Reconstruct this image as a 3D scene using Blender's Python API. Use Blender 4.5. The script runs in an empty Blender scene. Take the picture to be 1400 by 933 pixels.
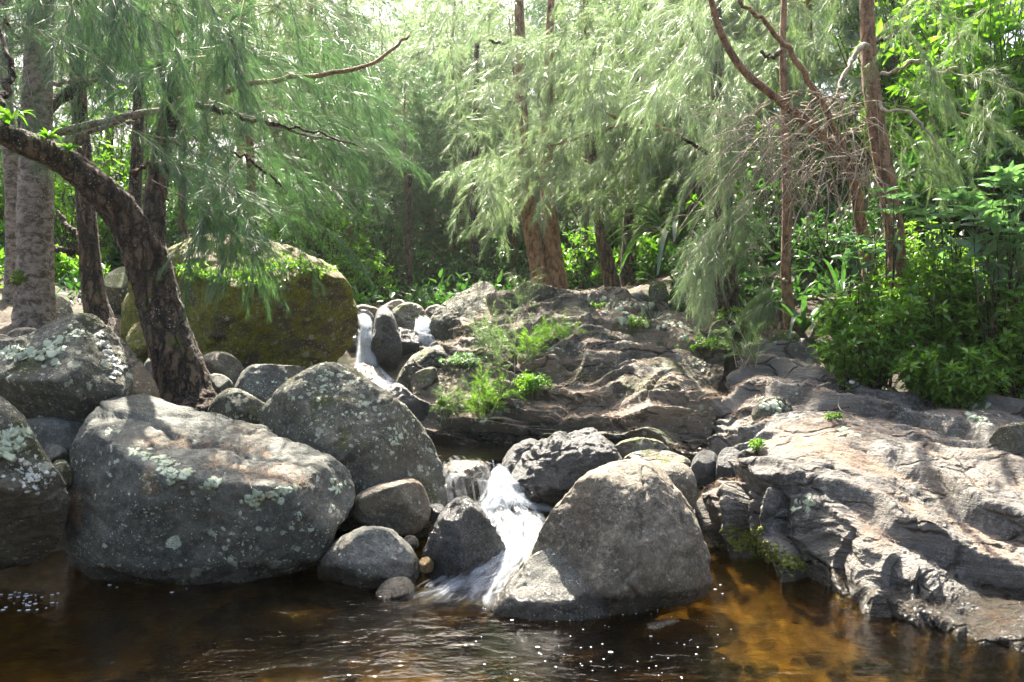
import bpy, math, random
import numpy as np
from mathutils import Vector
random.seed(7); RNG = np.random.default_rng(11)
S = bpy.context.scene
COL = S.collection

# ------------------------------------------------------------------ camera
K, CX, CY, HORIZON = 1089.0, 700.0, 466.5, 440.0
CAMH = 1.6
PITCH = -math.atan((CY - HORIZON) / K)
cam = bpy.data.cameras.new('camera'); cam.lens = 28.0; cam.sensor_width = 36.0
cam.clip_start = 0.05; cam.clip_end = 1500
camo = bpy.data.objects.new('camera', cam); COL.objects.link(camo)
camo.location = (0, 0, CAMH); camo.rotation_euler = (math.pi / 2 + PITCH, 0, 0)
S.camera = camo
# ------------------------------------------------------------------ light
SUN_EL, SUN_AZ = math.radians(55), math.radians(-16)     # azimuth from +y, towards +x
SUNV = np.array([math.sin(SUN_AZ) * math.cos(SUN_EL), math.cos(SUN_AZ) * math.cos(SUN_EL), math.sin(SUN_EL)])
world = bpy.data.worlds.new('World'); S.world = world; world.use_nodes = True
wn = world.node_tree.nodes; wl = world.node_tree.links
sky = wn.new('ShaderNodeTexSky'); sky.sky_type = 'NISHITA'; sky.sun_disc = False
sky.sun_elevation = SUN_EL; sky.sun_rotation = SUN_AZ; sky.dust_density = 6.0; sky.ozone_density = 0.0
wl.new(sky.outputs[0], wn['Background'].inputs[0]); wn['Background'].inputs[1].default_value = 0.095
sl = bpy.data.lights.new('sun', 'SUN'); sl.energy = 5.0; sl.angle = math.radians(0.5); sl.color = (1.0, 0.92, 0.79)
so = bpy.data.objects.new('sun', sl); COL.objects.link(so)
so.rotation_euler = Vector((-SUNV[0], -SUNV[1], -SUNV[2])).to_track_quat('-Z', 'Y').to_euler()
so.location = (-5, 20, 25)
vs = S.view_settings
S.display_settings.display_device = 'sRGB'
vs.view_transform = 'Standard'; vs.look = 'None'; vs.gamma = 1.0; vs.use_curve_mapping = False
vs.exposure = 2.68
cy = S.cycles
cy.use_denoising = True; cy.max_bounces = 8; cy.diffuse_bounces = 3; cy.glossy_bounces = 3
cy.transmission_bounces = 4; cy.transparent_max_bounces = 24; cy.volume_bounces = 0
cy.caustics_reflective = False; cy.caustics_refractive = False
cy.sample_clamp_indirect = 6.0
cy.use_adaptive_sampling = True; cy.adaptive_threshold = 0.02

# ------------------------------------------------------------------ helpers
fw = np.array([0, math.cos(PITCH), math.sin(PITCH)]); up = np.array([0, -math.sin(PITCH), math.cos(PITCH)])
rt = np.array([1.0, 0, 0]); CAM = np.array([0, 0, CAMH])
def W(px, py, d): return CAM + fw * d + rt * ((px - CX) / K * d) + up * ((CY - py) / K * d)
def ray(px, py):
    v = fw + rt * ((px - CX) / K) + up * ((CY - py) / K); return v / np.linalg.norm(v)
def WZ(px, py, z):
    v = ray(px, py); return CAM + v * ((z - CAMH) / v[2])
def WP(path): return np.array([W(*p) for p in path])

_perm = np.random.default_rng(3).permutation(256); _perm = np.concatenate([_perm, _perm, _perm])
_g = np.random.default_rng(4).normal(size=(256, 3)); _g /= np.linalg.norm(_g, axis=1)[:, None]
def pn(p, seed=0):
    p = np.asarray(p, float) + seed * 17.137
    i = np.floor(p).astype(int); f = p - i; i &= 255
    u = f * f * f * (f * (f * 6 - 15) + 10)
    out = 0
    for dx in (0, 1):
        for dy in (0, 1):
            for dz in (0, 1):
                h = _perm[_perm[_perm[i[:, 0] + dx] + i[:, 1] + dy] + i[:, 2] + dz]
                g = _g[h]
                dot = g[:, 0] * (f[:, 0] - dx) + g[:, 1] * (f[:, 1] - dy) + g[:, 2] * (f[:, 2] - dz)
                w = (u[:, 0] if dx else 1 - u[:, 0]) * (u[:, 1] if dy else 1 - u[:, 1]) * (u[:, 2] if dz else 1 - u[:, 2])
                out = out + dot * w
    return out * 1.6
def fbm(p, sc, oc=4, seed=0, gain=.5):
    o = 0; a = 1; s = np.asarray(sc, float)
    for k in range(oc):
        o = o + a * pn(p * s, seed + k * 3.7); a *= gain; s = s * 2.03
    return o
def ridged(p, sc, oc=4, seed=0, gain=.5):
    o = 0; a = 1; s = np.asarray(sc, float)
    for k in range(oc):
        o = o + a * (1 - 2 * np.abs(pn(p * s, seed + k * 3.7))); a *= gain; s = s * 2.03
    return o
def sstep(a, b, x):
    t = np.clip((x - a) / (b - a), 0, 1); return t * t * (3 - 2 * t)
def smin(a, b, k):
    h = np.clip(.5 + .5 * (b - a) / k, 0, 1); return b * (1 - h) + a * h - k * h * (1 - h)
def unit(v): return v / np.maximum(np.linalg.norm(v, axis=-1, keepdims=True), 1e-9)

def mesh(name, V, quads=None, tris=None, smooth=True, uv=None):
    V = np.asarray(V, np.float32); me = bpy.data.meshes.new(name)
    nq = 0 if quads is None else len(quads); nt = 0 if tris is None else len(tris)
    loops = np.concatenate([np.asarray(a, np.int32).ravel() for a in (quads, tris) if a is not None and len(a)])
    me.vertices.add(len(V)); me.vertices.foreach_set('co', V.ravel())
    me.loops.add(len(loops)); me.loops.foreach_set('vertex_index', loops)
    me.polygons.add(nq + nt)
    st = np.concatenate([np.arange(nq) * 4, nq * 4 + np.arange(nt) * 3]).astype(np.int32)
    me.polygons.foreach_set('loop_start', st)
    try: me.polygons.foreach_set('loop_total', np.concatenate([np.full(nq, 4), np.full(nt, 3)]).astype(np.int32))
    except Exception: pass
    me.polygons.foreach_set('use_smooth', np.full(nq + nt, smooth))
    if uv is not None:
        l = me.uv_layers.new(name='UVMap'); l.data.foreach_set('uv', np.asarray(uv, np.float32)[loops].ravel())
    me.update(calc_edges=True); me.validate()
    return me
def obj(name, me, mat=None, parent=None, loc=None):
    o = bpy.data.objects.new(name, me); COL.objects.link(o)
    if mat is not None and me is not None and not me.materials: me.materials.append(mat)
    if parent is not None: o.parent = parent
    if loc is not None: o.location = loc
    return o
def tag(o, label=None, cat=None, group=None, kind=None):
    if label: o['label'] = label
    if cat: o['category'] = cat
    if group: o['group'] = group
    if kind: o['kind'] = kind
    return o
def thing(name, label, cat, loc, group=None):
    o = bpy.data.objects.new(name, None); COL.objects.link(o); o.location = Vector(loc); o.empty_display_size = .1
    return tag(o, label, cat, group)

class MB:
    """collects vertices and faces of one part"""
    def __init__(s): s.V = []; s.Q = []; s.T = []; s.n = 0
    def add(s, V, Q=None, T=None):
        if Q is not None and len(Q): s.Q.append(np.asarray(Q) + s.n)
        if T is not None and len(T): s.T.append(np.asarray(T) + s.n)
        s.V.append(np.asarray(V)); s.n += len(V)
    def build(s, name, mat, parent=None, origin=None, smooth=True):
        V = np.concatenate(s.V)
        o0 = np.zeros(3) if origin is None else np.asarray(origin)
        me = mesh(name, V - o0, np.concatenate(s.Q) if s.Q else None, np.concatenate(s.T) if s.T else None, smooth)
        return obj(name, me, mat, parent, None if parent is not None or origin is None else Vector(o0))

def smooth_path(P, n):
    P = np.asarray(P, float)
    if len(P) == 2: return P[0] + (P[1] - P[0]) * np.linspace(0, 1, n)[:, None]
    Q = np.vstack([2 * P[0] - P[1], P, 2 * P[-1] - P[-2]])
    t = np.linspace(0, len(P) - 1 - 1e-6, n); i = t.astype(int); f = (t - i)[:, None]
    a, b, c, d = Q[i], Q[i + 1], Q[i + 2], Q[i + 3]
    return .5 * (2 * b + (c - a) * f + (2 * a - 5 * b + 4 * c - d) * f ** 2 + (3 * b - a - 3 * c + d) * f ** 3)
def tube(P, R, seg=8, bump=0., bsc=(9, 9, 3), seed=0, flare=0., ribs=0.):
    P = np.asarray(P, float); n = len(P); R = np.broadcast_to(R, n).astype(float)
    T = unit(np.gradient(P, axis=0))
    ref = np.array([0, 1., 0]) if abs(T[0][1]) < .8 else np.array([1., 0, 0])
    A = []
    a = ref - T[0] * np.dot(ref, T[0])
    for i in range(n):
        a = a - T[i] * np.dot(a, T[i]); a = a / np.linalg.norm(a); A.append(a)
    A = np.array(A); B = np.cross(T, A)
    th = np.arange(seg) / seg * 2 * math.pi
    N = A[:, None] * np.cos(th)[None, :, None] + B[:, None] * np.sin(th)[None, :, None]
    rr = R[:, None] * np.ones(seg)
    if flare: rr = rr * (1 + flare * np.exp(-np.linspace(0, 1, n) * 14)[:, None] * (1 + .5 * np.sin(th * 3 + seed) + .3 * np.sin(th * 5 + seed * 2)))
    V = P[:, None] + N * rr[..., None]
    if bump:
        Vf = V.reshape(-1, 3); dsp = fbm(Vf, bsc, 4, seed, .6) + .8 * ridged(Vf, np.array(bsc) * 2.2, 2, seed + 5)
        V = (Vf + N.reshape(-1, 3) * (rr.ravel() * bump * dsp)[:, None]).reshape(V.shape)
    i = np.arange(n - 1)[:, None]; j = np.arange(seg)[None]
    Q = np.stack([i * seg + j, i * seg + (j + 1) % seg, (i + 1) * seg + (j + 1) % seg, (i + 1) * seg + j], -1).reshape(-1, 4)
    V = V.reshape(-1, 3)
    V = np.vstack([V, P[-1] + T[-1] * R[-1] * .5, P[0]])
    j = np.arange(seg)
    Tt = np.vstack([np.stack([(n - 1) * seg + j, (n - 1) * seg + (j + 1) % seg, np.full(seg, n * seg)], -1),
                    np.stack([(j + 1) % seg, j, np.full(seg, n * seg + 1)], -1)])
    return V, Q, Tt

# ------------------------------------------------------------------ materials
class NT:
    def __init__(s, name):
        s.m = bpy.data.materials.new(name); s.m.use_nodes = True; s.t = s.m.node_tree
        s.t.nodes.clear(); s.out = s.t.nodes.new('ShaderNodeOutputMaterial')
        s.pos = s.t.nodes.new('ShaderNodeNewGeometry')
    def set(s, sock, v):
        if v is None: return
        if isinstance(v, bpy.types.NodeSocket): s.t.links.new(v, sock)
        elif isinstance(v, (tuple, list)) and sock.type == 'RGBA': sock.default_value = (*v[:3], 1)
        else: sock.default_value = v
    def n(s, ty, props=None, **ins):
        nd = s.t.nodes.new(ty)
        for k, v in (props or {}).items(): setattr(nd, k, v)
        for k, v in ins.items():
            key = int(k[1:]) if k[0] == '_' else k.replace('_', ' ')
            s.set(nd.inputs[key], v)
        return nd
    @property
    def P(s): return s.pos.outputs['Position']
    @property
    def N(s): return s.pos.outputs['Normal']
    def noise(s, scale, detail=4, rough=.55, vec=None, dist=0.):
        return s.n('ShaderNodeTexNoise', Vector=vec or s.P, Scale=scale, Detail=detail, Roughness=rough, Distortion=dist).outputs[0]
    def voro(s, scale, vec=None, feat='F1'):
        return s.n('ShaderNodeTexVoronoi', {'feature': feat}, Vector=vec or s.P, Scale=scale)
    def math(s, op, a, b=None, clamp=False):
        return s.n('ShaderNodeMath', {'operation': op, 'use_clamp': clamp}, _0=a, _1=b).outputs[0]
    def mr(s, x, a, b, c=0., d=1., smooth=True):
        return s.n('ShaderNodeMapRange', {'interpolation_type': 'SMOOTHSTEP' if smooth else 'LINEAR', 'clamp': True}, _0=x, _1=a, _2=b, _3=c, _4=d).outputs[0]
    def mix(s, f, a, b, mode='MIX'):
        nd = s.n('ShaderNodeMix', {'data_type': 'RGBA', 'blend_type': mode})
        s.set(nd.inputs[0], f); s.set(nd.inputs[6], a); s.set(nd.inputs[7], b); return nd.outputs[2]
    def scale(s, v, vec=None, rot=(0, 0, 0)):
        nd = s.n('ShaderNodeMapping', Vector=vec or s.P); nd.inputs['Scale'].default_value = v; nd.inputs['Rotation'].default_value = rot; return nd.outputs[0]
    def bump(s, h, dist=.02, strength=1., nrm=None):
        return s.n('ShaderNodeBump', Height=h, Distance=dist, Strength=strength, Normal=nrm).outputs[0]
    def sep(s, v): return s.n('ShaderNodeSeparateXYZ', _0=v).outputs
    def pbsdf(s, **k): return s.n('ShaderNodeBsdfPrincipled', **k).outputs[0]
    def end(s, sh): s.t.links.new(sh, s.out.inputs[0]); return s.m

def rock_mat(name, dark, light, lichen=.5, lich_col=(.5, .56, .44), spots=.5, moss=0., moss_col=(.055, .07, .008), wetz=None, rough=.75,
             straw=0., bumpk=1., stain=.4, up_lichen=0., brown=(.12, .085, .05), warm=None, wet_all=False, mossdown=False, crack=None, algae=(.055, .032, .010)):
    t = NT(name)
    big = t.noise(2.1, 6, .68, dist=.6); mid = t.noise(8, 7, .72, dist=.3); fine = t.noise(55, 5, .7); vf = t.noise(190, 3, .7)
    c = t.mix(t.mr(t.math('ADD', t.math('MULTIPLY', big, .55), t.math('MULTIPLY', mid, .45)), .40, .60), dark, light)
    c = t.mix(t.mr(fine, .35, .7, 0, .75), t.mix(.55, c, (.02, .02, .018)), c)
    c = t.mix(t.mr(t.noise(26, 5, .75), .50, .66, 0, .45), c, tuple(min(1, x * 1.7 + .03) for x in light))
    c = t.mix(t.mr(vf, .5, .72, 0, .4), c, (.42, .42, .38))
    pit = t.mr(t.noise(85, 2, .6), .30, .42, 1, 0); c = t.mix(t.math('MULTIPLY', pit, .6), c, (.012, .012, .01))
    c = t.mix(t.math('MULTIPLY', t.mr(t.noise(2.3, 4, .6, vec=t.scale((1, 1, .35))), .5, .68), stain), c, brown)
    if warm: c = t.mix(t.mr(t.noise(1.1, 3, .5, vec=t.scale((1, 1, 1.7))), .42, .62, 0, .8), c, warm)
    h = t.math('ADD', t.math('MULTIPLY', mid, .7), t.math('ADD', t.math('MULTIPLY', fine, .28), t.math('MULTIPLY', vf, .1)))
    h = t.math('SUBTRACT', h, t.math('MULTIPLY', pit, .12))
    if crack:
        cw = t.n('ShaderNodeVectorMath', {'operation': 'ADD'}, _0=t.scale(crack), _1=t.n('ShaderNodeVectorMath', {'operation': 'SCALE'}, _0=t.n('ShaderNodeTexNoise', Vector=t.P, Scale=3.5, Detail=4.).outputs[1], Scale=.9).outputs[0]).outputs[0]
        ck = t.voro(1., vec=cw, feat='DISTANCE_TO_EDGE').outputs[0]
        ckm = t.math('MULTIPLY', t.mr(ck, .0, .075, 1, 0), t.mr(t.noise(2.6, 3, .6), .38, .6))
        c = t.mix(t.math('MULTIPLY', ckm, .75), c, (.022, .018, .014)); h = t.math('SUBTRACT', h, t.math('MULTIPLY', ckm, .8))
        lay = t.noise(1., 5, .7, vec=t.scale((2.5, 3.5, 22))); c = t.mix(t.mr(lay, .48, .62, 0, .5), c, tuple(.35 * x for x in light)); h = t.math('ADD', h, t.math('MULTIPLY', lay, .7))
    nz = t.sep(t.N)[2]
    if moss:
        mm = t.math('ADD', t.noise(3.2, 6, .7), t.math('MULTIPLY', nz, -.1 if mossdown else .12))
        mk = t.math('MULTIPLY', t.mr(mm, .62 - moss * .34, .72 - moss * .25), t.mr(t.noise(40, 3, .7), .3, .55, .35, 1))
        mc = t.mix(t.mr(t.noise(18, 4), .35, .65), moss_col, tuple(1.9 * x for x in moss_col))
        c = t.mix(mk, c, mc); h = t.math('ADD', h, t.math('MULTIPLY', mk, t.math('MULTIPLY', t.noise(90, 3), .5)))
    wob = t.n('ShaderNodeVectorMath', {'operation': 'ADD'}, _0=t.P, _1=t.n('ShaderNodeVectorMath', {'operation': 'SCALE'}, _0=t.n('ShaderNodeTexNoise', Vector=t.P, Scale=30., Detail=4.).outputs[1], Scale=.05).outputs[0]).outputs[0]
    if lichen:
        for sc, am, rr, seedv in ((9., lichen, .46, 0.), (20., lichen, .46, 4.), (34., spots, .46, 7.), (62., spots, .44, 9.)):
            vv = t.n('ShaderNodeVectorMath', {'operation': 'ADD'}, _0=wob, _1=(seedv, seedv * .7, 0)).outputs[0]
            v = t.voro(sc, vec=vv)
            cr = t.sep(v.outputs['Color'])
            patch = t.mr(t.math('ADD', t.noise(1.5 + seedv * .12, 4, .7, vec=vv), t.math('MULTIPLY', nz, .10 * up_lichen)), .66 - .3 * am, .74 - .24 * am)
            rad = t.math('MULTIPLY', t.math('MULTIPLY', t.mr(cr[0], .35, 1., 0, 1, False), rr), patch)
            m = t.mr(t.math('SUBTRACT', rad, v.outputs['Distance']), 0., .06)
            m = t.math('MULTIPLY', m, t.mr(t.noise(70, 3, .7), .33, .5, .25, 1))
            lc = t.mix(cr[1], lich_col, tuple(min(1, x * 1.35 + .03) for x in lich_col))
            lc = t.mix(t.mr(t.noise(120, 2), .4, .65, 0, .5), lc, tuple(x * .55 for x in lich_col))
            c = t.mix(t.math('MULTIPLY', m, .9), c, lc)
            h = t.math('ADD', h, t.math('MULTIPLY', m, .12))
    if straw:
        sv = t.scale((1, 1, .4))
        pm = t.math('MULTIPLY', t.mr(t.math('ADD', t.noise(2.1, 5, .65), t.math('MULTIPLY', nz, .15)), .66 - .2 * straw, .76 - .12 * straw), t.mr(nz, .45, .8))
        st = t.noise(60, 3, .7, vec=t.scale((1, .25, 1), rot=(0, 0, .6)))
        c = t.mix(t.math('MULTIPLY', pm, t.mr(st, .35, .6, .4, 1)), c, t.mix(st, (.12, .075, .048), (.32, .235, .165)))
    r = t.math('ADD', t.math('MULTIPLY', fine, .25), rough - .12)
    if wetz is not None:
        z = t.sep(t.P)[2]
        wm = t.mr(t.math('ADD', z, t.math('MULTIPLY', mid, -.16)), wetz - .06, wetz + .02, 1, 0)
        c = t.mix(wm, c, t.mix(1., c, (.3, .28, .24), 'MULTIPLY')); r = t.mix(wm, r, (.12, .12, .12))
    if wetz is not None: c = t.mix(t.mr(t.sep(t.P)[2], -.14, .0, 1, 0), c, t.mix(t.noise(5, 4), tuple(.5 * x for x in algae), algae))
    if wet_all: r = t.math('MULTIPLY', r, .42)
    return t.end(t.pbsdf(Base_Color=c, Roughness=r, Normal=t.bump(h, .055 * bumpk, 1.), Specular_IOR_Level=.5))

HAZE = .0005
MAT = {}
MAT['grey'] = rock_mat('grey_boulder_rock', (.046, .052, .042), (.155, .16, .128), .66, spots=.62, wetz=.06, up_lichen=-1.3, bumpk=.8)
MAT['lich'] = rock_mat('lichened_boulder_rock', (.045, .045, .028), (.175, .168, .115), .88, (.40, .42, .31), spots=.75, moss=.16, wetz=.05, up_lichen=.5, moss_col=(.04, .045, .01))
MAT['plain'] = rock_mat('smooth_river_rock', (.055, .056, .045), (.18, .18, .15), .35, spots=.5, wetz=.08, bumpk=.6)
MAT['tan'] = rock_mat('tan_boulder_rock', (.085, .07, .045), (.275, .235, .165), .45, (.44, .44, .32), spots=.5, wetz=.07, brown=(.2, .13, .07), bumpk=.8)
MAT['green'] = rock_mat('mossy_green_rock', (.06, .06, .035), (.17, .165, .115), .6, spots=.7, moss=.5, wetz=.05)
MAT['moss'] = rock_mat('moss_covered_rock', (.05, .04, .022), (.13, .105, .06), .6, (.42, .4, .27), spots=.95, moss=.9, moss_col=(.15, .152, .01), straw=.9, bumpk=1.4)
MAT['wet'] = rock_mat('wet_dark_rock', (.007, .0075, .008), (.04, .042, .043), .0, wetz=.05, rough=.5, wet_all=True, bumpk=1.1, stain=.15)
MAT['craggy'] = rock_mat('dark_craggy_rock', (.011, .0115, .013), (.068, .07, .07), .2, spots=.4, wetz=.3, rough=.45, bumpk=1.3, stain=.2)
MAT['pale'] = rock_mat('pale_cracked_rock', (.10, .088, .07), (.33, .30, .25), .6, (.42, .45, .38), spots=.6, moss=.16, brown=(.2, .14, .08), crack=(3, 3, 5))  # pale cracked stone with its own light tone
MAT['crop'] = rock_mat('outcrop_rock', (.055, .048, .038), (.33, .298, .245), .75, (.34, .40, .31), spots=.5, moss=.2, moss_col=(.045, .055, .012), straw=.5, warm=(.27, .21, .15), bumpk=1.5, wetz=.5, stain=.5, crack=(1.6, 2.0, 4.5))
MAT['slab'] = rock_mat('pale_layered_rock', (.06, .054, .046), (.305, .29, .26), .42, (.34, .42, .34), spots=.3, straw=.22, warm=(.225, .208, .18), bumpk=1.5, wetz=.07, stain=.45, crack=(1.8, 3.2, 4.5), algae=(.22, .13, .03))
MAT['brownwet'] = rock_mat('wet_brown_rock', (.03, .02, .008), (.13, .085, .035), 0, wet_all=True, rough=.45, bumpk=.6, wetz=-.1)
MAT['bedrock'] = rock_mat('golden_bed_stone', (.09, .07, .03), (.25, .2, .09), 0, rough=.6)
MAT['amber'] = rock_mat('amber_stone', (.12, .07, .015), (.3, .18, .05), 0, wet_all=True, rough=.5)

def bark_mat(name, dark, light, moss=.2, lich=.4, sc=(14, 14, 4), fis=None):
    t = NT(name)
    a = t.noise(1., 6, .65, vec=t.scale(sc), dist=.5); b = t.noise(60, 4, .7); ring = t.noise(1., 5, .8, vec=t.scale((13, 13, 48)), dist=1.2)
    c = t.mix(t.mr(a, .38, .62), dark, light)
    c = t.mix(t.mr(ring, .48, .7, 0, .45), c, tuple(x * 1.5 for x in light))
    v = t.voro(45.); c = t.mix(t.math('MULTIPLY', t.mr(v.outputs['Distance'], .12, .26, 1, 0), t.mr(t.noise(2.5, 3), .62 - .3 * lich, .72 - .2 * lich)), c, (.5, .5, .45))
    if moss: c = t.mix(t.mr(t.noise(3.4, 5, .7), .7 - moss * .3, .8 - moss * .28), c, t.mix(b, (.03, .04, .004), (.11, .12, .015)))
    h = t.math('ADD', a, t.math('ADD', t.math('MULTIPLY', b, .3), t.math('MULTIPLY', ring, .25)))
    if fis:
        cw = t.n('ShaderNodeVectorMath', {'operation': 'ADD'}, _0=t.scale(fis), _1=t.n('ShaderNodeVectorMath', {'operation': 'SCALE'}, _0=t.n('ShaderNodeTexNoise', Vector=t.P, Scale=14., Detail=4.).outputs[1], Scale=1.1).outputs[0]).outputs[0]
        fk = t.mr(t.voro(1., vec=cw, feat='DISTANCE_TO_EDGE').outputs[0], 0., .2, 1, 0)
        c = t.mix(t.math('MULTIPLY', fk, .8), c, (.01, .006, .004)); h = t.math('SUBTRACT', h, fk)
    return t.end(t.pbsdf(Base_Color=c, Roughness=.85, Normal=t.bump(h, .06)))
MAT['bark'] = bark_mat('dark_bark', (.022, .014, .009), (.16, .105, .065), .36, .55, fis=(13, 13, 3))
MAT['barkred'] = bark_mat('reddish_bark', (.08, .04, .02), (.32, .185, .105), .1, .35, (16, 16, 7))
MAT['barkpale'] = bark_mat('pale_ringed_bark', (.07, .05, .035), (.3, .25, .2), .08, .6, (12, 12, 18))
MAT['twig'] = bark_mat('dead_twig_bark', (.2, .155, .105), (.5, .42, .32), 0, .1)

def leaf_mat(name, a, b, trans=.45, rough=.4, spec=.5, tcol=None, var=1.6, gloss_w=1.):
    t = NT(name)
    v = t.noise(var * 2, 4, .65); v2 = t.noise(31, 2, .6)
    c = t.mix(t.mr(t.math('ADD', t.math('MULTIPLY', v, .6), t.math('MULTIPLY', v2, .4)), .38, .62), a, b)
    p = t.pbsdf(Base_Color=c, Roughness=rough, Specular_IOR_Level=spec)
    tc = t.mix(1., c, tcol or (1.5, 1.7, .7), 'MULTIPLY')
    tr = t.n('ShaderNodeBsdfTranslucent', Color=tc).outputs[0]
    return t.end(t.n('ShaderNodeMixShader', _0=trans, _1=p, _2=tr).outputs[0])
MAT['needle'] = leaf_mat('casuarina_needles', (.06, .11, .05), (.15, .2, .1), .48, .42, .6, (1.35, 1.5, .9))
MAT['needledk'] = leaf_mat('deep_green_needles', (.038, .082, .042), (.085, .15, .075), .45, .4, .5, (1.25, 1.5, .85))
MAT['needlepale'] = leaf_mat('sun_paled_needles', (.11, .172, .085), (.26, .315, .195), .5, .36, .9, (1.2, 1.34, 1.0))  # needle colour paled to hold the sunlit wash of the middle crowns
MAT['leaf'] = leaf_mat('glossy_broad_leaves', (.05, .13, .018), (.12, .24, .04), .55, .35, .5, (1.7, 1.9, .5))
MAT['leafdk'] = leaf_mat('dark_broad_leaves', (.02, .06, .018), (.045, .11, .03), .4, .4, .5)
MAT['lantana'] = leaf_mat('fresh_green_leaves', (.05, .13, .02), (.15, .26, .055), .5, .4, .5, (1.6, 1.8, .5))
MAT['bluegreen'] = leaf_mat('blue_green_leaves', (.08, .15, .085), (.15, .24, .14), .42, .4, .5, (1.3, 1.7, .7))
MAT['grass'] = leaf_mat('bright_grass', (.06, .14, .02), (.13, .22, .04), .5, .45, .4, (1.5, 1.7, .5))
MAT['strap'] = leaf_mat('strap_leaves', (.03, .08, .03), (.06, .13, .045), .35, .25, .6)
MAT['straw'] = leaf_mat('fallen_needles', (.2, .12, .07), (.4, .29, .19), .15, .6, .3, (1, 1, 1))
def flat(name, c, rough=.6):
    t = NT(name); v = t.noise(30, 3)
    return t.end(t.pbsdf(Base_Color=t.mix(t.mr(v, .3, .7), tuple(x * .8 for x in c), c), Roughness=rough))
MAT['pink'] = flat('pink_petals', (.75, .38, .45)); MAT['orange'] = flat('orange_petals', (.8, .42, .12)); MAT['lilac'] = flat('lilac_petals', (.45, .35, .7))
MAT['white'] = flat('white_litter', (.8, .8, .78))

def ground_mat():
    t = NT('forest_floor')
    a = t.noise(.8, 6, .65); b = t.noise(14, 6, .7); g = t.noise(60, 3, .7)
    c = t.mix(t.mr(a, .4, .62), (.03, .024, .016), (.085, .066, .044))
    c = t.mix(t.mr(b, .45, .65, 0, .6), c, (.13, .1, .068))
    c = t.mix(t.mr(t.noise(1.7, 5, .7), .52, .62, 0, .8), c, (.04, .065, .015))
    # creek bed below the water line: amber gravel
    z = t.sep(t.P)[2]
    v = t.voro(9.); bed = t.mix(t.sep(v.outputs['Color'])[0], (.07, .055, .02), (.38, .28, .085))
    bed = t.mix(t.mr(t.noise(2.2, 4, .6), .45, .62), bed, (.46, .33, .09))
    bed = t.mix(t.mr(v.outputs['Distance'], .28, .5, 0, .6), bed, (.09, .045, .012))
    c = t.mix(t.mr(z, -.12, 0.02, 1, 0), c, bed)
    return t.end(t.pbsdf(Base_Color=c, Roughness=.9, Normal=t.bump(t.math('ADD', b, t.math('MULTIPLY', g, .3)), .04)))
MAT['ground'] = ground_mat()

def water_mat(name, tint, wsc=1., rip=.012, streak=(1, 1, 1), refr=.6):
    t = NT(name)
    v = t.scale(streak)
    h = t.math('ADD', t.noise(7 * wsc, 4, .55, vec=v, dist=.6), t.math('MULTIPLY', t.noise(24 * wsc, 3, .5, vec=v, dist=.4), .35))
    nb = t.bump(h, rip, 1.)
    fr = t.n('ShaderNodeFresnel', IOR=1.333, Normal=nb).outputs[0]
    gl = t.n('ShaderNodeBsdfAnisotropic', Color=(1, 1, 1), Roughness=.06, Normal=nb).outputs[0]
    tr = t.n('ShaderNodeBsdfTransparent', Color=tint).outputs[0]
    rf = t.n('ShaderNodeBsdfRefraction', Color=tuple(x ** .8 for x in tint), Roughness=.12, IOR=1.333, Normal=nb).outputs[0]
    tr = t.n('ShaderNodeMixShader', _0=refr, _1=tr, _2=rf).outputs[0]
    return t.end(t.n('ShaderNodeMixShader', _0=fr, _1=tr, _2=gl).outputs[0])
MAT['water'] = water_mat('amber_pool_water', (.72, .59, .27), 1., .011, (.7, 1.3, 1))
MAT['water2'] = water_mat('upper_pool_water', (.4, .28, .14), 1.2, .012)

def foam_mat(name, lo, hi, sc=(26, 3), edge=True, alpha=1., vfade=None):
    t = NT(name)
    uv = t.n('ShaderNodeUVMap').outputs[0]
    s1 = t.noise(1., 5, .65, vec=t.scale((sc[0], sc[1], 1), uv), dist=.6)
    m = t.mr(s1, lo, hi)
    u, v_ = t.sep(uv)[0], t.sep(uv)[1]
    if edge:
        e = t.math('MULTIPLY', t.math('MULTIPLY', u, t.math('SUBTRACT', 1., u)), 4.)
        e = t.math('ADD', e, t.math('MULTIPLY', t.math('SUBTRACT', s1, .5), 1.1))
        m = t.math('MULTIPLY', m, t.mr(e, .05, .85))
    if vfade: m = t.math('MULTIPLY', m, t.mr(t.math('ADD', v_, t.math('MULTIPLY', t.math('SUBTRACT', s1, .5), .5)), vfade[0], vfade[1], 1, 0))
    m = t.math('MULTIPLY', m, alpha)
    d = t.n('ShaderNodeBsdfDiffuse', Color=(.74, .79, .84)).outputs[0]
    tl = t.n('ShaderNodeBsdfTranslucent', Color=(.74, .79, .84)).outputs[0]
    w = t.n('ShaderNodeMixShader', _0=.45, _1=d, _2=tl).outputs[0]
    wt = t.n('ShaderNodeBsdfTransparent', Color=(1, 1, 1)).outputs[0]
    return t.end(t.n('ShaderNodeMixShader', _0=m, _1=wt, _2=w).outputs[0])
MAT['froth'] = foam_mat('froth', .38, .60, (7, 9), vfade=(.35, 1.0), alpha=.6)
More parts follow.
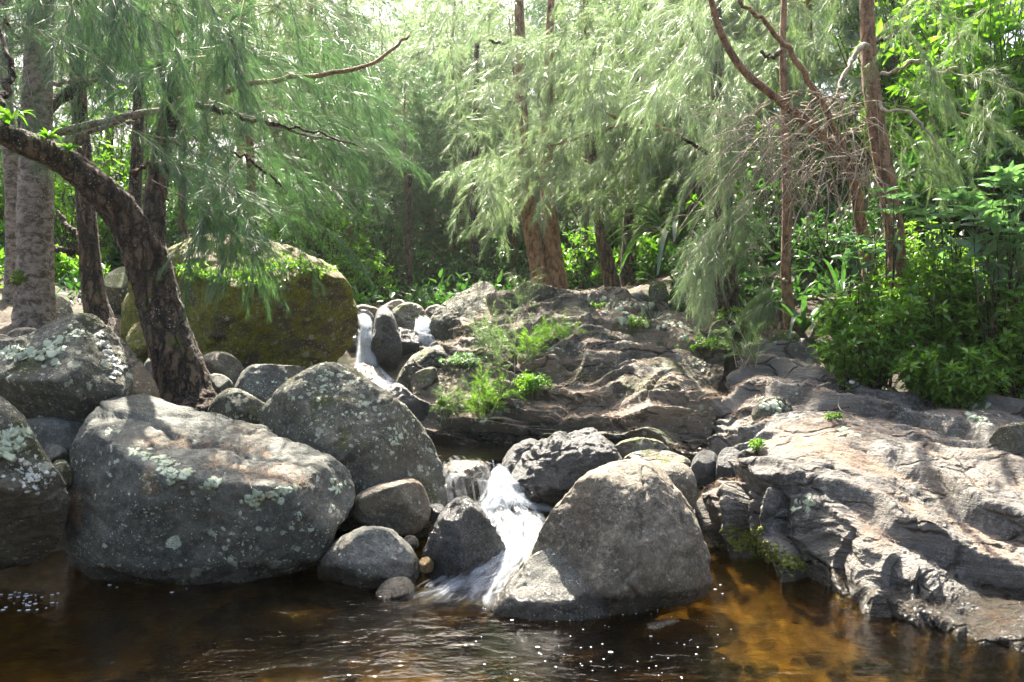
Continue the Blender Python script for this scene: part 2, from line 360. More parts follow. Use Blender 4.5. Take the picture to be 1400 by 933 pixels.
def strand_mat(name, alpha, fade=(.0, .12, .8, 1.)):
    t = NT(name); uv = t.n('ShaderNodeUVMap').outputs[0]; u, v, _ = t.sep(uv)
    e = t.math('MULTIPLY', t.math('MULTIPLY', u, t.math('SUBTRACT', 1., u)), 4.)
    m = t.math('MULTIPLY', t.mr(e, 0., 1.), t.math('MULTIPLY', t.mr(v, fade[0], fade[1]), t.mr(v, fade[2], fade[3], 1, 0)))
    m = t.math('MULTIPLY', t.math('MULTIPLY', m, t.mr(t.noise(9, 3, .6), .3, .6, .35, 1)), alpha)
    w = t.n('ShaderNodeMixShader', _0=.5, _1=t.n('ShaderNodeBsdfDiffuse', Color=(.72, .77, .82)).outputs[0], _2=t.n('ShaderNodeBsdfTranslucent', Color=(.72, .77, .82)).outputs[0]).outputs[0]
    return t.end(t.n('ShaderNodeMixShader', _0=m, _1=t.n('ShaderNodeBsdfTransparent', Color=(1, 1, 1)).outputs[0], _2=w).outputs[0])
MAT['fall'] = strand_mat('falling_water', .27)
MAT['chute'] = strand_mat('rushing_white_water', .24, (0, .35, .35, 1.))
MAT['film'] = strand_mat('thin_water_film', .11)
# ------------------------------------------------------------------ ground
gc = []
def g(x, y, z): gc.append((x, y, z))
def gp(px, py, d, dz=0): p = W(px, py, d); gc.append((p[0], p[1], p[2] + dz))
for x in (-6, -3, 0, 3): g(x, 2, -.55); g(x, -2, -.6)
for x in (-4.5, -3, -2, -1, 0, .8, 1.4): g(x, 4, -.5)
for x in (-3, -1.5, -.5, .3, 1): g(x, 5, -.42)
g(-.2, 5.8, -.2); g(.5, 5.8, -.2); g(-.2, 6.4, .02); g(.6, 6.6, .1); g(-.4, 7.2, .2); g(.6, 7.3, .15); g(1.7, 6.6, .2)
g(3, 3.5, -.4); g(4.5, 3, -.2); g(6, 3, .3); g(5, 6, .7); g(7, 5, 1.2)
g(-2.6, 5.6, -.2); g(-3.8, 5.2, .2); g(-3.6, 6.2, .5); g(-5.5, 5, .8); g(-8, 4, 1.6); g(-2.6, 6.4, .65); g(-1.6, 6.9, .35); g(-1.2, 7.6, .45)
gp(245, 550, 6.8); gp(50, 450, 8.5); gp(300, 540, 7.4); gp(380, 530, 8); gp(145, 450, 9.5)
g(-.9, 8.6, .5); g(-1.6, 9.5, .65); g(-1.7, 10.5, .8); g(-1.2, 11.2, 1.2); g(-1.5, 12.5, 1.45); g(-.3, 12, 1.4)
g(-3, 10, 1.2); g(-3, 13, 1.7); g(-6, 9, 1.9); g(-6, 12, 2.1); g(-10, 9, 3); g(-9, 15, 3)
g(.5, 9, .6); g(1.5, 9, .7); g(.5, 11, 1.2); g(1.5, 11, 1.4); g(2.3, 9, .9); g(2.6, 7.6, .7); g(2.2, 8.3, .6)
gp(750, 405, 13.4); gp(840, 402, 13.5); gp(993, 436, 9.6); gp(1075, 430, 9); gp(1225, 420, 8.3, -.2); gp(1400, 520, 8)
g(3.3, 6.6, .5); g(2.2, 7.0, .5); g(4.2, 6.8, .7); g(6, 7.5, 1.7); g(5, 9, 2.3); g(7, 9, 3.0); g(4, 11, 2.6); g(9, 8, 3.6); g(12, 7, 5)
g(0, 15, 1.9); g(-1.5, 16, 1.9); g(3, 15, 2.6); g(6, 14, 4); g(-5, 18, 2.9); g(0, 20, 2.5); g(4, 20, 3.8); g(10, 18, 6); g(-10, 20, 4)
g(0, 30, 4); g(-12, 30, 7); g(12, 30, 9); g(0, 45, 7); g(-25, 40, 11); g(25, 40, 14); g(20, 10, 9); g(-20, 10, 7); g(-20, -5, 6); g(20, -5, 8)
g(0, 75, 11); g(-60, 75, 20); g(60, 75, 22); g(-60, 10, 15); g(60, 10, 16); g(0, -40, 1); g(-60, -40, 12); g(60, -40, 12)
gc = np.array(gc)
_A = np.linalg.norm(gc[:, None, :2] - gc[None, :, :2], axis=-1)
_n = len(gc); _M = np.zeros((_n + 3, _n + 3)); _M[:_n, :_n] = _A - np.eye(_n) * .05; _M[:_n, _n] = 1; _M[_n, :_n] = 1
_M[:_n, _n + 1:] = gc[:, :2]; _M[_n + 1:, :_n] = gc[:, :2].T
_w = np.linalg.solve(_M, np.concatenate([gc[:, 2], [0, 0, 0]]))
def gz(x, y):
    p = np.stack([np.ravel(x), np.ravel(y)], -1)
    d = np.linalg.norm(p[:, None] - gc[None, :, :2], axis=-1)
    return d @ _w[:_n] + _w[_n] + p @ _w[_n + 1:]
def build_ground():
    def axis(a, b, fine0, fine1, nf, nc):
        t = np.linspace(0, 1, nc)[1:] ** 2
        return np.concatenate([(fine0 + (a - fine0) * t)[::-1], np.linspace(fine0, fine1, nf), fine1 + (b - fine1) * t])
    xs = axis(-60, 60, -8, 8, 200, 40); ys = axis(-40, 75, 1.5, 16, 200, 40)
    X, Y = np.meshgrid(xs, ys); p = np.stack([X.ravel(), Y.ravel()], -1)
    z = np.concatenate([gz(*p[i:i + 4000].T) for i in range(0, len(p), 4000)])
    P3 = np.column_stack([p, np.zeros(len(p))])
    z += .07 * fbm(P3, 1.6, 4, 2) + .03 * fbm(P3, 6, 3, 5)
    V = np.column_stack([p, z]); nx, ny = len(xs), len(ys)
    i = np.arange(ny - 1)[:, None]; j = np.arange(nx - 1)[None]
    Q = np.stack([i * nx + j, i * nx + j + 1, (i + 1) * nx + j + 1, (i + 1) * nx + j], -1).reshape(-1, 4)
    return tag(obj('ground', mesh('ground', V, Q), MAT['ground']), 'brown forest floor and stream bed', None, None, 'structure')
build_ground()

# ------------------------------------------------------------------ boulders
import bmesh
_ico = {}
def ico(s):
    if s not in _ico:
        bm = bmesh.new(); bmesh.ops.create_icosphere(bm, subdivisions=s, radius=1)
        V = np.array([v.co[:] for v in bm.verts]); T = np.array([[v.index for v in f.verts] for f in bm.faces]); bm.free()
        _ico[s] = (unit(V), T)
    return _ico[s]
def rock(label, out, d, T, mat, sub=6, cuts=(), amp=.045, seed=0, box=.82, facets=5, cat='boulder', name='boulder', group=None, c=None, rid=0., fine=.018, back=1.0, joints=3):
    """a closed stone: outline in the picture plane at distance d, half depth T, flattened by cuts (px, py, w, gx, gy)"""
    A = np.array(out, float)
    u = (A[:, 0] - CX) / K * d; v = (CY - A[:, 1]) / K * d
    if c is None:
        cr = u * np.roll(v, -1) - np.roll(u, -1) * v; ar = cr.sum() / 2
        cu = ((u + np.roll(u, -1)) * cr).sum() / (6 * ar); cv = ((v + np.roll(v, -1)) * cr).sum() / (6 * ar)
    else: cu, cv = (c[0] - CX) / K * d, (CY - c[1]) / K * d
    n = len(u); pts = np.column_stack([u, v]); Qp = np.vstack([pts[-1], pts, pts[0], pts[1]])
    dens = []
    for i in range(n):
        a, b, cc, dd = Qp[i], Qp[i + 1], Qp[i + 2], Qp[i + 3]
        for f in np.linspace(0, 1, 14, endpoint=False):
            dens.append(.5 * (2 * b + (cc - a) * f + (2 * a - 5 * b + 4 * cc - dd) * f * f + (3 * b - a - 3 * cc + dd) * f ** 3))
    dens = np.array(dens) - (cu, cv)
    th = np.arctan2(dens[:, 1], dens[:, 0]); rr = np.hypot(dens[:, 0], dens[:, 1])
    o = np.argsort(th); th, rr = th[o], rr[o]
    th = np.concatenate([th - 2 * math.pi, th, th + 2 * math.pi]); rr = np.concatenate([rr, rr, rr])
    V, F = ico(sub)
    s = np.hypot(V[:, 0], V[:, 1]); t = np.arctan2(V[:, 1], V[:, 0]); R = np.interp(t, th, rr)
    Rm = rr.mean(); s2 = s ** box
    Re = Rm + (R - Rm) * s ** 1.3
    U = s2 * Re * np.cos(t); Vv = s2 * Re * np.sin(t)
    w = np.sign(V[:, 2]) * np.abs(V[:, 2]) ** box * T
    rg = np.random.default_rng(seed + 100)
    wf = w.copy(); size = Rm
    for (px, py, w0, gx, gy) in cuts:
        u0 = (px - CX) / K * d - cu; v0 = (CY - py) / K * d - cv
        wf = smin(wf, w0 + gx * (U - u0) + gy * (Vv - v0), .055 * size)
    for k in range(facets):
        a = rg.uniform(0, 2 * math.pi); q = rg.uniform(.2, .75) * size; gr = rg.uniform(.5, 1.4)
        wf = smin(wf, T * rg.uniform(.62, .85) - gr * (np.cos(a) * U + np.sin(a) * Vv - q), .07 * size)
        a = rg.uniform(0, 2 * math.pi)
    w = np.where(w < 0, np.minimum(w * back, wf), wf)
    C = W(cu / d * K + CX, CY - cv / d * K, d)
    ax = (C - CAM) / d
    P = rt * U[:, None] + up * Vv[:, None] - ax * w[:, None]
    nrm = unit(P / np.array([Rm, T, Rm]))
    Pw = P + C
    dsp = amp * size * (fbm(Pw, 1.5 / size, 3, seed, .5)) + fine * size * (fbm(Pw, 7 / size, 4, seed + 9, .6))
    if rid: dsp = dsp + rid * size * (ridged(Pw + .25 * size * fbm(Pw, 1.5 / size, 2, 31)[:, None], np.array([1.6, 1.6, 2.6]) / size, 4, seed + 3, .55) - .3)
    P = P + nrm * dsp[:, None]
    if sub >= 6:
        for k in range(joints):
            gn = unit(rg.normal(size=3)); gd = (P @ gn) / size - rg.uniform(-.5, .5) + .28 * fbm(Pw, 1.6 / size, 3, seed + 40 + k)
            P = P - nrm * (size * .035 * np.exp(-(gd / .022) ** 2) * sstep(-.2, .25, fbm(Pw, 1.1 / size, 2, seed + 60 + k)))[:, None]
            P = P + nrm * (size * .018 * (np.tanh(gd / .05)) * sstep(-.1, .4, fbm(Pw, 1.0 / size, 2, seed + 70 + k)))[:, None]
    zb = P[:, 2].min(); base = np.array([C[0], C[1], C[2] + zb])
    me = mesh(name, P + C - base, None, F)
    o = obj(name, me, MAT[mat], None, Vector(base))
    return tag(o, label, cat, group)

# left bank, front
rock('pale lichened boulder at the water, cut off by the left edge of the photo', [(-90, 560), (-30, 535), (0, 545), (30, 578), (58, 622), (90, 668), (95, 700), (86, 742), (60, 772), (10, 785), (-60, 790), (-120, 720), (-120, 620)], 4.7, .5, 'lich', 7,
     [(60, 690, .2, -.5, 1.3), (0, 650, .42, -.6, -.25)], seed=1)
rock('tall grey boulder with a white lichen streak, perched behind the largest boulder', [(-70, 480), (-20, 470), (25, 462), (60, 447), (80, 436), (108, 432), (135, 442), (158, 470), (178, 512), (172, 545), (135, 572), (95, 592), (50, 588), (10, 560), (-40, 555), (-90, 520)], 5.75, .55, 'lich', 7,
     [(110, 520, .45, -.55, .12), (60, 505, .42, .25, -.9), (60, 545, .36, .35, 1.0), (150, 545, .3, -.6, .9)], seed=2, facets=3, c=(70, 515))
rock('brown lichened boulder wedged between the leaning trunk and the tall boulder', [(130, 470), (150, 455), (172, 470), (195, 500), (214, 532), (214, 560), (190, 580), (150, 580), (120, 540)], 6.3, .4, 'tan', 6, seed=3)
rock('largest smooth grey boulder with a sunlit flat top and pine straw', [(97, 640), (104, 608), (124, 570), (150, 545), (182, 535), (225, 541), (270, 552), (320, 570), (370, 588), (420, 606), (462, 628), (485, 652), (482, 688), (462, 722), (445, 758), (405, 782), (335, 800), (260, 810), (190, 806), (125, 795), (98, 755), (93, 700)], 5.35, .78, 'grey', 7,
     [(310, 655, .62, -.35, -1.75), (300, 690, .64, -.12, .28), (150, 640, .48, .75, -.2)], seed=4, facets=3, amp=.03, c=(290, 680))
rock('lichen-spotted wedge boulder with a pointed top, left of the white water', [(358, 590), (366, 555), (392, 522), (425, 500), (455, 496), (485, 507), (520, 532), (560, 565), (592, 605), (606, 650), (608, 700), (585, 735), (520, 735), (440, 720), (380, 660)], 6.15, .6, 'lich', 7,
     [(450, 570, .45, .05, -.55), (560, 620, .35, -.9, -.3)], seed=5, facets=4)
rock('rounded brown stone under the giant mossy boulder', [(273, 492), (296, 481), (322, 489), (335, 510), (332, 530), (305, 536), (278, 520)], 7.7, .25, 'tan', 5, seed=6)
rock('flat-topped grey boulder behind the lichen-spotted wedge boulder', [(322, 530), (335, 505), (355, 499), (395, 500), (415, 505), (420, 550), (390, 575), (345, 570), (325, 555)], 7.2, .4, 'plain', 6, [(360, 520, .28, -.2, -.5)], seed=7)
rock('low lichened stone between the leaning trunk and the flat-topped boulder', [(288, 552), (302, 536), (325, 532), (350, 545), (368, 562), (362, 590), (310, 590), (285, 575)], 6.55, .3, 'lich', 6, seed=8)
rock('small grey stone at the foot of the leaning trunk', [(276, 528), (287, 513), (305, 513), (318, 526), (312, 545), (285, 545)], 7.2, .2, 'grey', 5, seed=9)
rock('giant moss-covered boulder with a needle-strewn top', [(168, 440), (175, 398), (194, 368), (232, 345), (290, 331), (345, 330), (398, 342), (442, 362), (473, 388), (486, 420), (490, 462), (474, 495), (430, 520), (330, 530), (230, 520), (180, 490)], 9.2, 1.25, 'moss', 7,
     [(330, 385, 1.0, -.1, -1.1), (330, 430, 1.0, -.1, .3), (460, 420, .6, -1.2, 0)], seed=10, amp=.05, fine=.025, facets=4)
rock('bumpy mossy stone against the left side of the giant boulder', [(172, 470), (180, 448), (196, 440), (212, 455), (216, 480), (205, 500), (180, 498)], 8.3, .25, 'moss', 6, seed=11, fine=.04)
rock('smooth pale cobble half hidden behind the leaning trunk', [(196, 505), (204, 490), (222, 488), (236, 500), (236, 530), (205, 530)], 7.4, .2, 'plain', 5, seed=12)
rock('low tan stone below the thick left trunk', [(8, 458), (25, 449), (48, 450), (64, 458), (66, 475), (30, 482), (6, 475)], 7.2, .2, 'tan', 5, seed=13)
rock('brown stone at the left edge beside the low tan stone', [(-30, 470), (-10, 457), (10, 460), (22, 470), (18, 490), (-20, 492)], 6.8, .2, 'tan', 5, seed=14)
rock('lichened boulder in the shade right of the thick left trunk', [(66, 440), (70, 412), (82, 405), (96, 418), (102, 440), (90, 455), (70, 455)], 8.9, .25, 'lich', 5, seed=15)
rock('mossy boulder deep in shade between the dark trunk and the giant boulder', [(138, 400), (148, 375), (168, 366), (184, 378), (186, 410), (165, 430), (142, 425)], 10.5, .4, 'green', 5, seed=16)
rock('small dark stone in the gap between the two left boulders, upper one', [(58, 632), (62, 612), (78, 608), (92, 618), (92, 640), (72, 648)], 5.2, .15, 'grey', 5, seed=17)
rock('lichened cobble in the gap left of the largest boulder', [(66, 650), (74, 632), (88, 630), (97, 640), (98, 662), (80, 672), (68, 665)], 5.0, .14, 'lich', 5, seed=18)
rock('dark block deep in the gap below the tall boulder', [(100, 590), (120, 578), (142, 590), (140, 640), (110, 660), (92, 630)], 5.9, .2, 'grey', 5, seed=19)
rock('dark stone wedged low between the tall boulder and the lichened boulder at the left edge', [(25, 585), (50, 572), (95, 575), (125, 590), (130, 650), (70, 670), (30, 640)], 5.45, .2, 'grey', 5, seed=63)
# around the little cascade
rock('egg-shaped brown stone resting above the pale round stone', [(479, 695), (490, 677), (520, 664), (552, 657), (573, 660), (584, 680), (587, 706), (572, 725), (545, 731), (510, 722), (484, 712)], 5.5, .28, 'tan', 6, [(530, 690, .2, 0, .4)], seed=20, facets=3)
rock('pale greenish rounded stone at the water below the egg-shaped stone', [(436, 778), (446, 757), (465, 735), (492, 722), (528, 721), (548, 735), (566, 758), (575, 778), (572, 800), (540, 850), (480, 850), (440, 805)], 5.05, .3, 'plain', 6, [(490, 760, .26, -.3, -.5)], seed=21, facets=3)
rock('dark wet pointed rock left of the white water', [(584, 775), (590, 735), (602, 706), (622, 690), (640, 684), (651, 697), (668, 720), (684, 742), (688, 765), (680, 800), (655, 850), (605, 845)], 5.05, .26, 'wet', 6, [(635, 740, .2, -1.2, 0), (620, 740, .2, .8, .2)], seed=22, rid=.05, amp=.07)
rock('small bluish stone between the egg-shaped stone and the dark pointed rock', [(583, 700), (590, 690), (603, 690), (610, 700), (604, 716), (588, 716)], 5.5, .08, 'wet', 5, seed=23)
rock('small orange stone in the water beside the dark pointed rock', [(572, 775), (576, 764), (586, 762), (593, 770), (590, 782), (576, 784)], 4.95, .05, 'amber', 4, seed=24)
rock('tiny brown stone under the egg-shaped stone', [(548, 742), (556, 733), (568, 734), (572, 746), (562, 756), (550, 752)], 5.2, .07, 'tan', 4, seed=25)
rock('half-sunken blue-grey stone in front of the pale round stone', [(508, 826), (520, 802), (540, 789), (560, 792), (570, 812), (572, 835), (540, 845), (512, 840)], 4.75, .16, 'craggy', 5, seed=26)
rock('brown weir rock under a thin film of water', [(600, 720), (604, 650), (612, 632), (636, 628), (660, 632), (672, 650), (678, 680), (668, 715), (640, 730)], 6.45, .3, 'brownwet', 6, seed=27, facets=1)
rock('rounded dark rock tucked behind the craggy dark boulder', [(684, 650), (692, 625), (706, 608), (728, 602), (750, 615), (750, 660), (720, 690), (690, 680)], 6.6, .3, 'craggy', 6, seed=28)
rock('craggy dark boulder right of the white water, its top glinting', [(700, 660), (716, 625), (745, 603), (775, 592), (803, 588), (828, 604), (846, 628), (850, 655), (830, 690), (795, 712), (755, 715), (715, 700)], 6.25, .42, 'craggy', 7,
     [(775, 625, .32, -.1, -1.3), (770, 660, .34, -.4, .2)], seed=29, rid=.045, amp=.06, fine=.02, facets=9)
rock('big rounded tan boulder standing in the pool right of the cascade', [(668, 838), (690, 806), (718, 766), (742, 728), (766, 690), (794, 657), (826, 637), (855, 630), (886, 638), (915, 658), (939, 691), (955, 730), (965, 768), (967, 806), (945, 828), (900, 842), (850, 900), (780, 925), (710, 900)], 4.78, .52, 'tan', 7,
     [(800, 720, .52, .7, -.5), (860, 690, .55, -.1, -.7), (880, 790, .56, -.25, .75), (960, 760, .3, -1., 0)], seed=30, facets=1, amp=.04, fine=.016, joints=2, c=(830, 755))
rock('low grey foot stone against the front of the rounded tan boulder', [(664, 846), (684, 806), (712, 772), (750, 750), (790, 768), (825, 805), (850, 835), (850, 900), (760, 940), (680, 920)], 4.52, .26, 'plain', 6, [(760, 810, .2, .1, -.9)], seed=31, facets=1)
rock('round ball-like rock with a sunlit cap behind the rounded tan boulder', [(894, 662), (898, 646), (910, 635), (926, 632), (942, 640), (951, 656), (952, 680), (945, 700), (925, 708), (902, 692)], 5.7, .22, 'tan', 6, seed=32, facets=0, amp=.03)
rock('dark blocky stone behind the ball-like rock', [(940, 660), (946, 632), (958, 617), (975, 618), (985, 635), (985, 660), (965, 675)], 6.2, .2, 'craggy', 5, seed=33)
rock('dark slanting stone between the ball-like rock and the layered slab', [(978, 650), (984, 620), (1000, 612), (1018, 625), (1016, 650), (1000, 668), (982, 665)], 6.1, .22, 'craggy', 5, seed=34)
rock('flat brown stone above the ball-like rock', [(848, 640), (860, 622), (890, 616), (925, 620), (945, 632), (940, 655), (900, 660), (860, 655)], 6.3, .3, 'pale', 6, [(890, 632, .2, 0, -1.8)], seed=35)
rock('shaded angular rock right of the craggy dark boulder', [(836, 618), (852, 604), (880, 600), (905, 606), (915, 620), (900, 632), (860, 636)], 6.6, .25, 'pale', 5, seed=36, rid=.04)
# the upper falls
rock('brown upright rock between the two upper falls', [(512, 440), (516, 424), (526, 418), (537, 430), (546, 455), (549, 485), (541, 515), (525, 528), (514, 515), (510, 480)], 11.0, .35, 'craggy', 6, seed=40, facets=3)
rock('dark wet rock behind the left upper fall', [(476, 470), (480, 440), (492, 425), (508, 430), (516, 460), (516, 520), (500, 545), (478, 530)], 11.5, .3, 'wet', 6, seed=41)
rock('brown rock at the lip of the left upper fall', [(478, 434), (484, 420), (500, 417), (518, 424), (520, 440), (500, 446)], 12.0, .3, 'tan', 5, seed=42)
rock('pointed grey rock upstream between the two upper falls', [(526, 440), (536, 425), (554, 414), (575, 420), (586, 438), (584, 455), (555, 462), (530, 455)], 12.0, .35, 'pale', 6, [(555, 430, .25, -.5, -.6)], seed=43)
rock('low brown rock at the back of the upper falls', [(520, 425), (530, 414), (548, 410), (556, 420), (550, 435), (528, 437)], 12.9, .3, 'tan', 5, seed=44)
rock('small bluish boulder behind the right upper fall', [(578, 432), (586, 420), (600, 417), (606, 428), (600, 442), (582, 444)], 12.8, .25, 'grey', 5, seed=45)
rock('dark wedge stone left of the right upper fall', [(524, 462), (534, 448), (560, 452), (580, 462), (572, 478), (550, 490), (530, 482)], 11.3, .3, 'wet', 5, seed=46, rid=.05)
rock('tall pointed boulder behind the outcrop, right of the upper falls', [(580, 490), (582, 462), (590, 435), (610, 412), (636, 396), (656, 386), (671, 393), (684, 413), (690, 440), (672, 475), (640, 510), (600, 515)], 11.7, .7, 'lich', 7, [(640, 430, .5, .5, -.8), (620, 470, .45, .1, .4)], seed=47, facets=3)
rock('dark cave stone below the falls between the chute and the outcrop', [(505, 530), (520, 495), (550, 478), (585, 480), (590, 520), (570, 560), (530, 560)], 11.2, .3, 'wet', 6, seed=48)
rock('wet red-brown ledge under the left upper fall', [(474, 535), (482, 505), (500, 498), (524, 515), (540, 540), (532, 560), (495, 560)], 10.6, .35, 'brownwet', 6, seed=49)
rock('yellowish angular rock at the left end of the outcrop', [(540, 535), (550, 508), (566, 488), (590, 474), (606, 480), (614, 505), (604, 535), (580, 560), (552, 558)], 8.6, .35, 'pale', 6, [(580, 515, .25, -.5, .2)], seed=50, rid=.04)
rock('pale flat slab leaning on the yellowish angular rock', [(562, 520), (572, 508), (592, 502), (597, 510), (585, 530), (566, 540)], 8.2, .15, 'pale', 5, seed=51)
rock('dark triangular rock above the middle pool, below the yellowish rock', [(520, 545), (532, 530), (548, 526), (572, 545), (596, 558), (602, 590), (590, 618), (560, 600), (535, 575)], 8.0, .3, 'craggy', 6, [(560, 560, .2, -.4, .3)], seed=52)
rock('grey stone perched on the back of the outcrop beside the shrubs', [(887, 410), (888, 392), (899, 384), (910, 390), (914, 410), (908, 432), (892, 432)], 10.9, .18, 'green', 5, seed=53)
rock('low smooth rock on the outcrop crest below the dark twin trunks', [(838, 412), (850, 404), (874, 401), (892, 408), (902, 420), (870, 430), (842, 426)], 11.2, .4, 'plain', 5, seed=54)
rock('mossy knob at the top of the layered slab, by the strap-leaved plant', [(1052, 476), (1056, 458), (1072, 451), (1088, 456), (1096, 475), (1085, 490), (1060, 492)], 8.5, .25, 'green', 6, seed=55, fine=.03)
rock('small stone beneath the drooping branch, in front of the straight brown trunk', [(968, 458), (974, 442), (988, 438), (998, 450), (998, 490), (965, 490)], 9.2, .25, 'green', 5, seed=56)
rock('shadowed lichened hump on the layered slab', [(1028, 565), (1040, 548), (1062, 542), (1080, 552), (1084, 570), (1062, 582), (1036, 580)], 6.75, .2, 'lich', 6, seed=57)
rock('lichened hump at the right edge of the layered slab', [(1352, 610), (1362, 588), (1385, 578), (1412, 582), (1425, 605), (1405, 625), (1370, 622)], 5.75, .2, 'lich', 6, seed=58)
# under water
rock('sunken dark stone just in front of the rounded tan boulder', [(840, 890), (865, 858), (905, 848), (950, 852), (975, 880), (950, 925), (880, 925)], 4.45, .34, 'brownwet', 5, cat='stone', name='stone', seed=64)  # stone added to cover a hard-edged sunlit patch of the bed
rock('sunken dark boulder under the end of the rapid', [(560, 905), (575, 868), (610, 850), (650, 852), (690, 868), (700, 905), (640, 925), (590, 925)], 4.55, .3, 'brownwet', 5, cat='stone', name='stone', seed=59)  # boulder put in to darken bed that sun reaches through a gap
rock('sunken brown stone on the pool bed in front of the largest boulder', [(290, 878), (330, 846), (400, 836), (450, 852), (460, 880), (400, 905), (320, 905)], 4.6, .3, 'brownwet', 5, cat='stone', name='stone', seed=60)
rock('sunken stone under the water at the bottom of the photo', [(840, 985), (870, 960), (920, 953), (970, 965), (990, 990), (930, 1020), (860, 1010)], 3.9, .25, 'brownwet', 5, cat='stone', name='stone', seed=61)
rock('sunken flat stone in the dark water ahead of the rounded tan boulder', [(760, 950), (800, 928), (845, 933), (850, 955), (800, 970)], 4.1, .2, 'brownwet', 5, cat='stone', name='stone', seed=62)
PB = random.Random(12)
for k, (px, py, s_) in enumerate([(PB.uniform(960, 1330), PB.uniform(815, 945), PB.uniform(7, 20)) for _ in range(46)] + [(PB.uniform(560, 720), PB.uniform(845, 930), PB.uniform(8, 20)) for _ in range(18)] + [(PB.uniform(20, 540), PB.uniform(840, 930), PB.uniform(10, 26)) for _ in range(22)] + [(150, 850, 26), (60, 880, 30), (230, 890, 34), (1040, 850, 24), (1100, 890, 30), (1210, 900, 26), (1010, 900, 28), (1150, 860, 20), (1270, 915, 24), (480, 870, 26)]):
    p = WZ(px, py, 0); dd = float((p - CAM) @ fw) + .35
    pz = float(gz(p[0], p[1] + .35)[0]) + .03
    pyy = CY - (pz - CAMH - fw[2] * dd) / up[2] / dd * K
    q = [(px + s_ * math.cos(a) * random.uniform(.8, 1.2), pyy - s_ * .55 * math.sin(a) * random.uniform(.8, 1.2)) for a in np.linspace(0, 2 * math.pi, 9)[:-1]]
    rock('rounded brown stone lying under water on the pool bed', q, dd, .1, ('amber', 'brownwet', 'bedrock')[k % 3] if px > 560 else 'brownwet', 4, cat='stone', name='stone', group='stones on the pool bed', seed=70 + k)

# ------------------------------------------------------------------ outcrops (lofted surfaces)
def loft(net, nu, nv):
    net = np.asarray(net, float)
    A = np.stack([smooth_path(net[:, j], nv) for j in range(net.shape[1])], 1)
    return np.stack([smooth_path(A[i], nu) for i in range(nv)], 0)
def grid_normals(G):
    du = np.gradient(G, axis=1); dv = np.gradient(G, axis=0)
    return unit(np.cross(du, dv))
def grid_faces(nv, nu):
    i = np.arange(nv - 1)[:, None]; j = np.arange(nu - 1)[None]
    return np.stack([i * nu + j, i * nu + j + 1, (i + 1) * nu + j + 1, (i + 1) * nu + j], -1).reshape(-1, 4)
OUTC = []
def outcrop(label, net, nu, nv, mat, dispf):
    G = loft(net, nu, nv); N = grid_normals(G); P = G.reshape(-1, 3); N = N.reshape(-1, 3)
    V = dispf(P, N, np.repeat(np.linspace(0, 1, nv), nu))
    # skirt below so that it is a solid mass
    base = V.mean(0); base[2] = V[:, 2].min(); OUTC.append((V, N))
    return tag(obj('rock_outcrop', mesh('rock_outcrop', V - base, grid_faces(nv, nu)), MAT[mat], None, Vector(base)), label, 'rock outcrop')
net1 = [
 [(575, 640, 7.5), (600, 640, 7.45), (650, 640, 7.4), (712, 640, 7.35), (780, 660, 7.1), (850, 670, 6.9), (910, 670, 6.7), (965, 665, 6.8)],
 [(572, 592, 7.7), (600, 600, 7.65), (650, 602, 7.6), (715, 600, 7.55), (785, 602, 7.3), (850, 600, 7.2), (910, 612, 6.95), (968, 612, 6.95)],
 [(566, 552, 8.0), (602, 562, 7.85), (660, 564, 7.8), (725, 562, 7.7), (790, 565, 7.5), (855, 572, 7.35), (915, 580, 7.15), (978, 578, 7.3)],
 [(572, 512, 8.5), (610, 522, 8.3), (670, 522, 8.2), (735, 522, 8.1), (800, 527, 7.9), (860, 535, 7.75), (920, 542, 7.6), (982, 540, 7.9)],
 [(604, 478, 9.2), (634, 480, 8.8), (690, 480, 8.7), (750, 482, 8.6), (810, 482, 8.5), (870, 490, 8.3), (930, 498, 8.2), (990, 505, 8.5)],
 [(630, 440, 10.1), (652, 438, 9.7), (700, 438, 9.6), (760, 445, 9.5), (820, 450, 9.4), (880, 458, 9.2), (940, 466, 9.0), (995, 478, 9.2)],
 [(652, 420, 11.2), (674, 408, 10.9), (712, 400, 10.8), (765, 407, 11), (825, 416, 11), (885, 422, 10.8), (940, 438, 10.3), (1000, 455, 10.2)],
 [(655, 432, 13), (680, 418, 13.2), (715, 410, 13.5), (770, 416, 13.6), (830, 420, 13.6), (890, 426, 13.6), (945, 440, 13), (1005, 455, 12)]]
def ledges(lay, sharp=.8):
    q = lay - np.floor(lay); return np.where(q < sharp, sstep(0, sharp, q), 1 - sstep(sharp, 1, q)) - .5
def riser(lay, r=.16):
    q = lay - np.floor(lay); return np.where(q < r, sstep(0, r, q), 1 - (q - r) / (1 - r)) - .5
def disp1(P, N, t):
    wv = P + .45 * np.stack([fbm(P, .55, 2, 1), fbm(P, .55, 2, 2), fbm(P, .55, 2, 3)], -1)
    l1 = t * 7 + 1.0 * fbm(P, .7, 3, 17, .5) + .25 * P[:, 0]; l2 = t * 19 + 1.6 * fbm(P, .8, 3, 18, .5) - .3 * P[:, 0]
    a = .26 * riser(l1, .16) * sstep(-.5, .2, fbm(P, .6, 2, 8)) + .09 * riser(l2, .22) * sstep(-.25, .25, fbm(P, .9, 2, 19))
    a += .17 * fbm(P, .8, 3, 12, .45)
    jt = wv[:, 0] * .9 - wv[:, 1] * .4 + .3 * np.floor(l1); jq = np.abs(jt - np.round(jt)); a -= .09 * (1 - sstep(0, .06, jq)) * sstep(-.15, .2, fbm(P, 1., 2, 58))
    a += .018 * fbm(wv, (6, 6, 14), 4, 20, .6) + .02 * (ridged(wv, (2.2, 2.8, 6), 4, 23, .55) - .4)
    a *= sstep(0, .1, t) * .85 + .15
    return P + N * a[:, None]
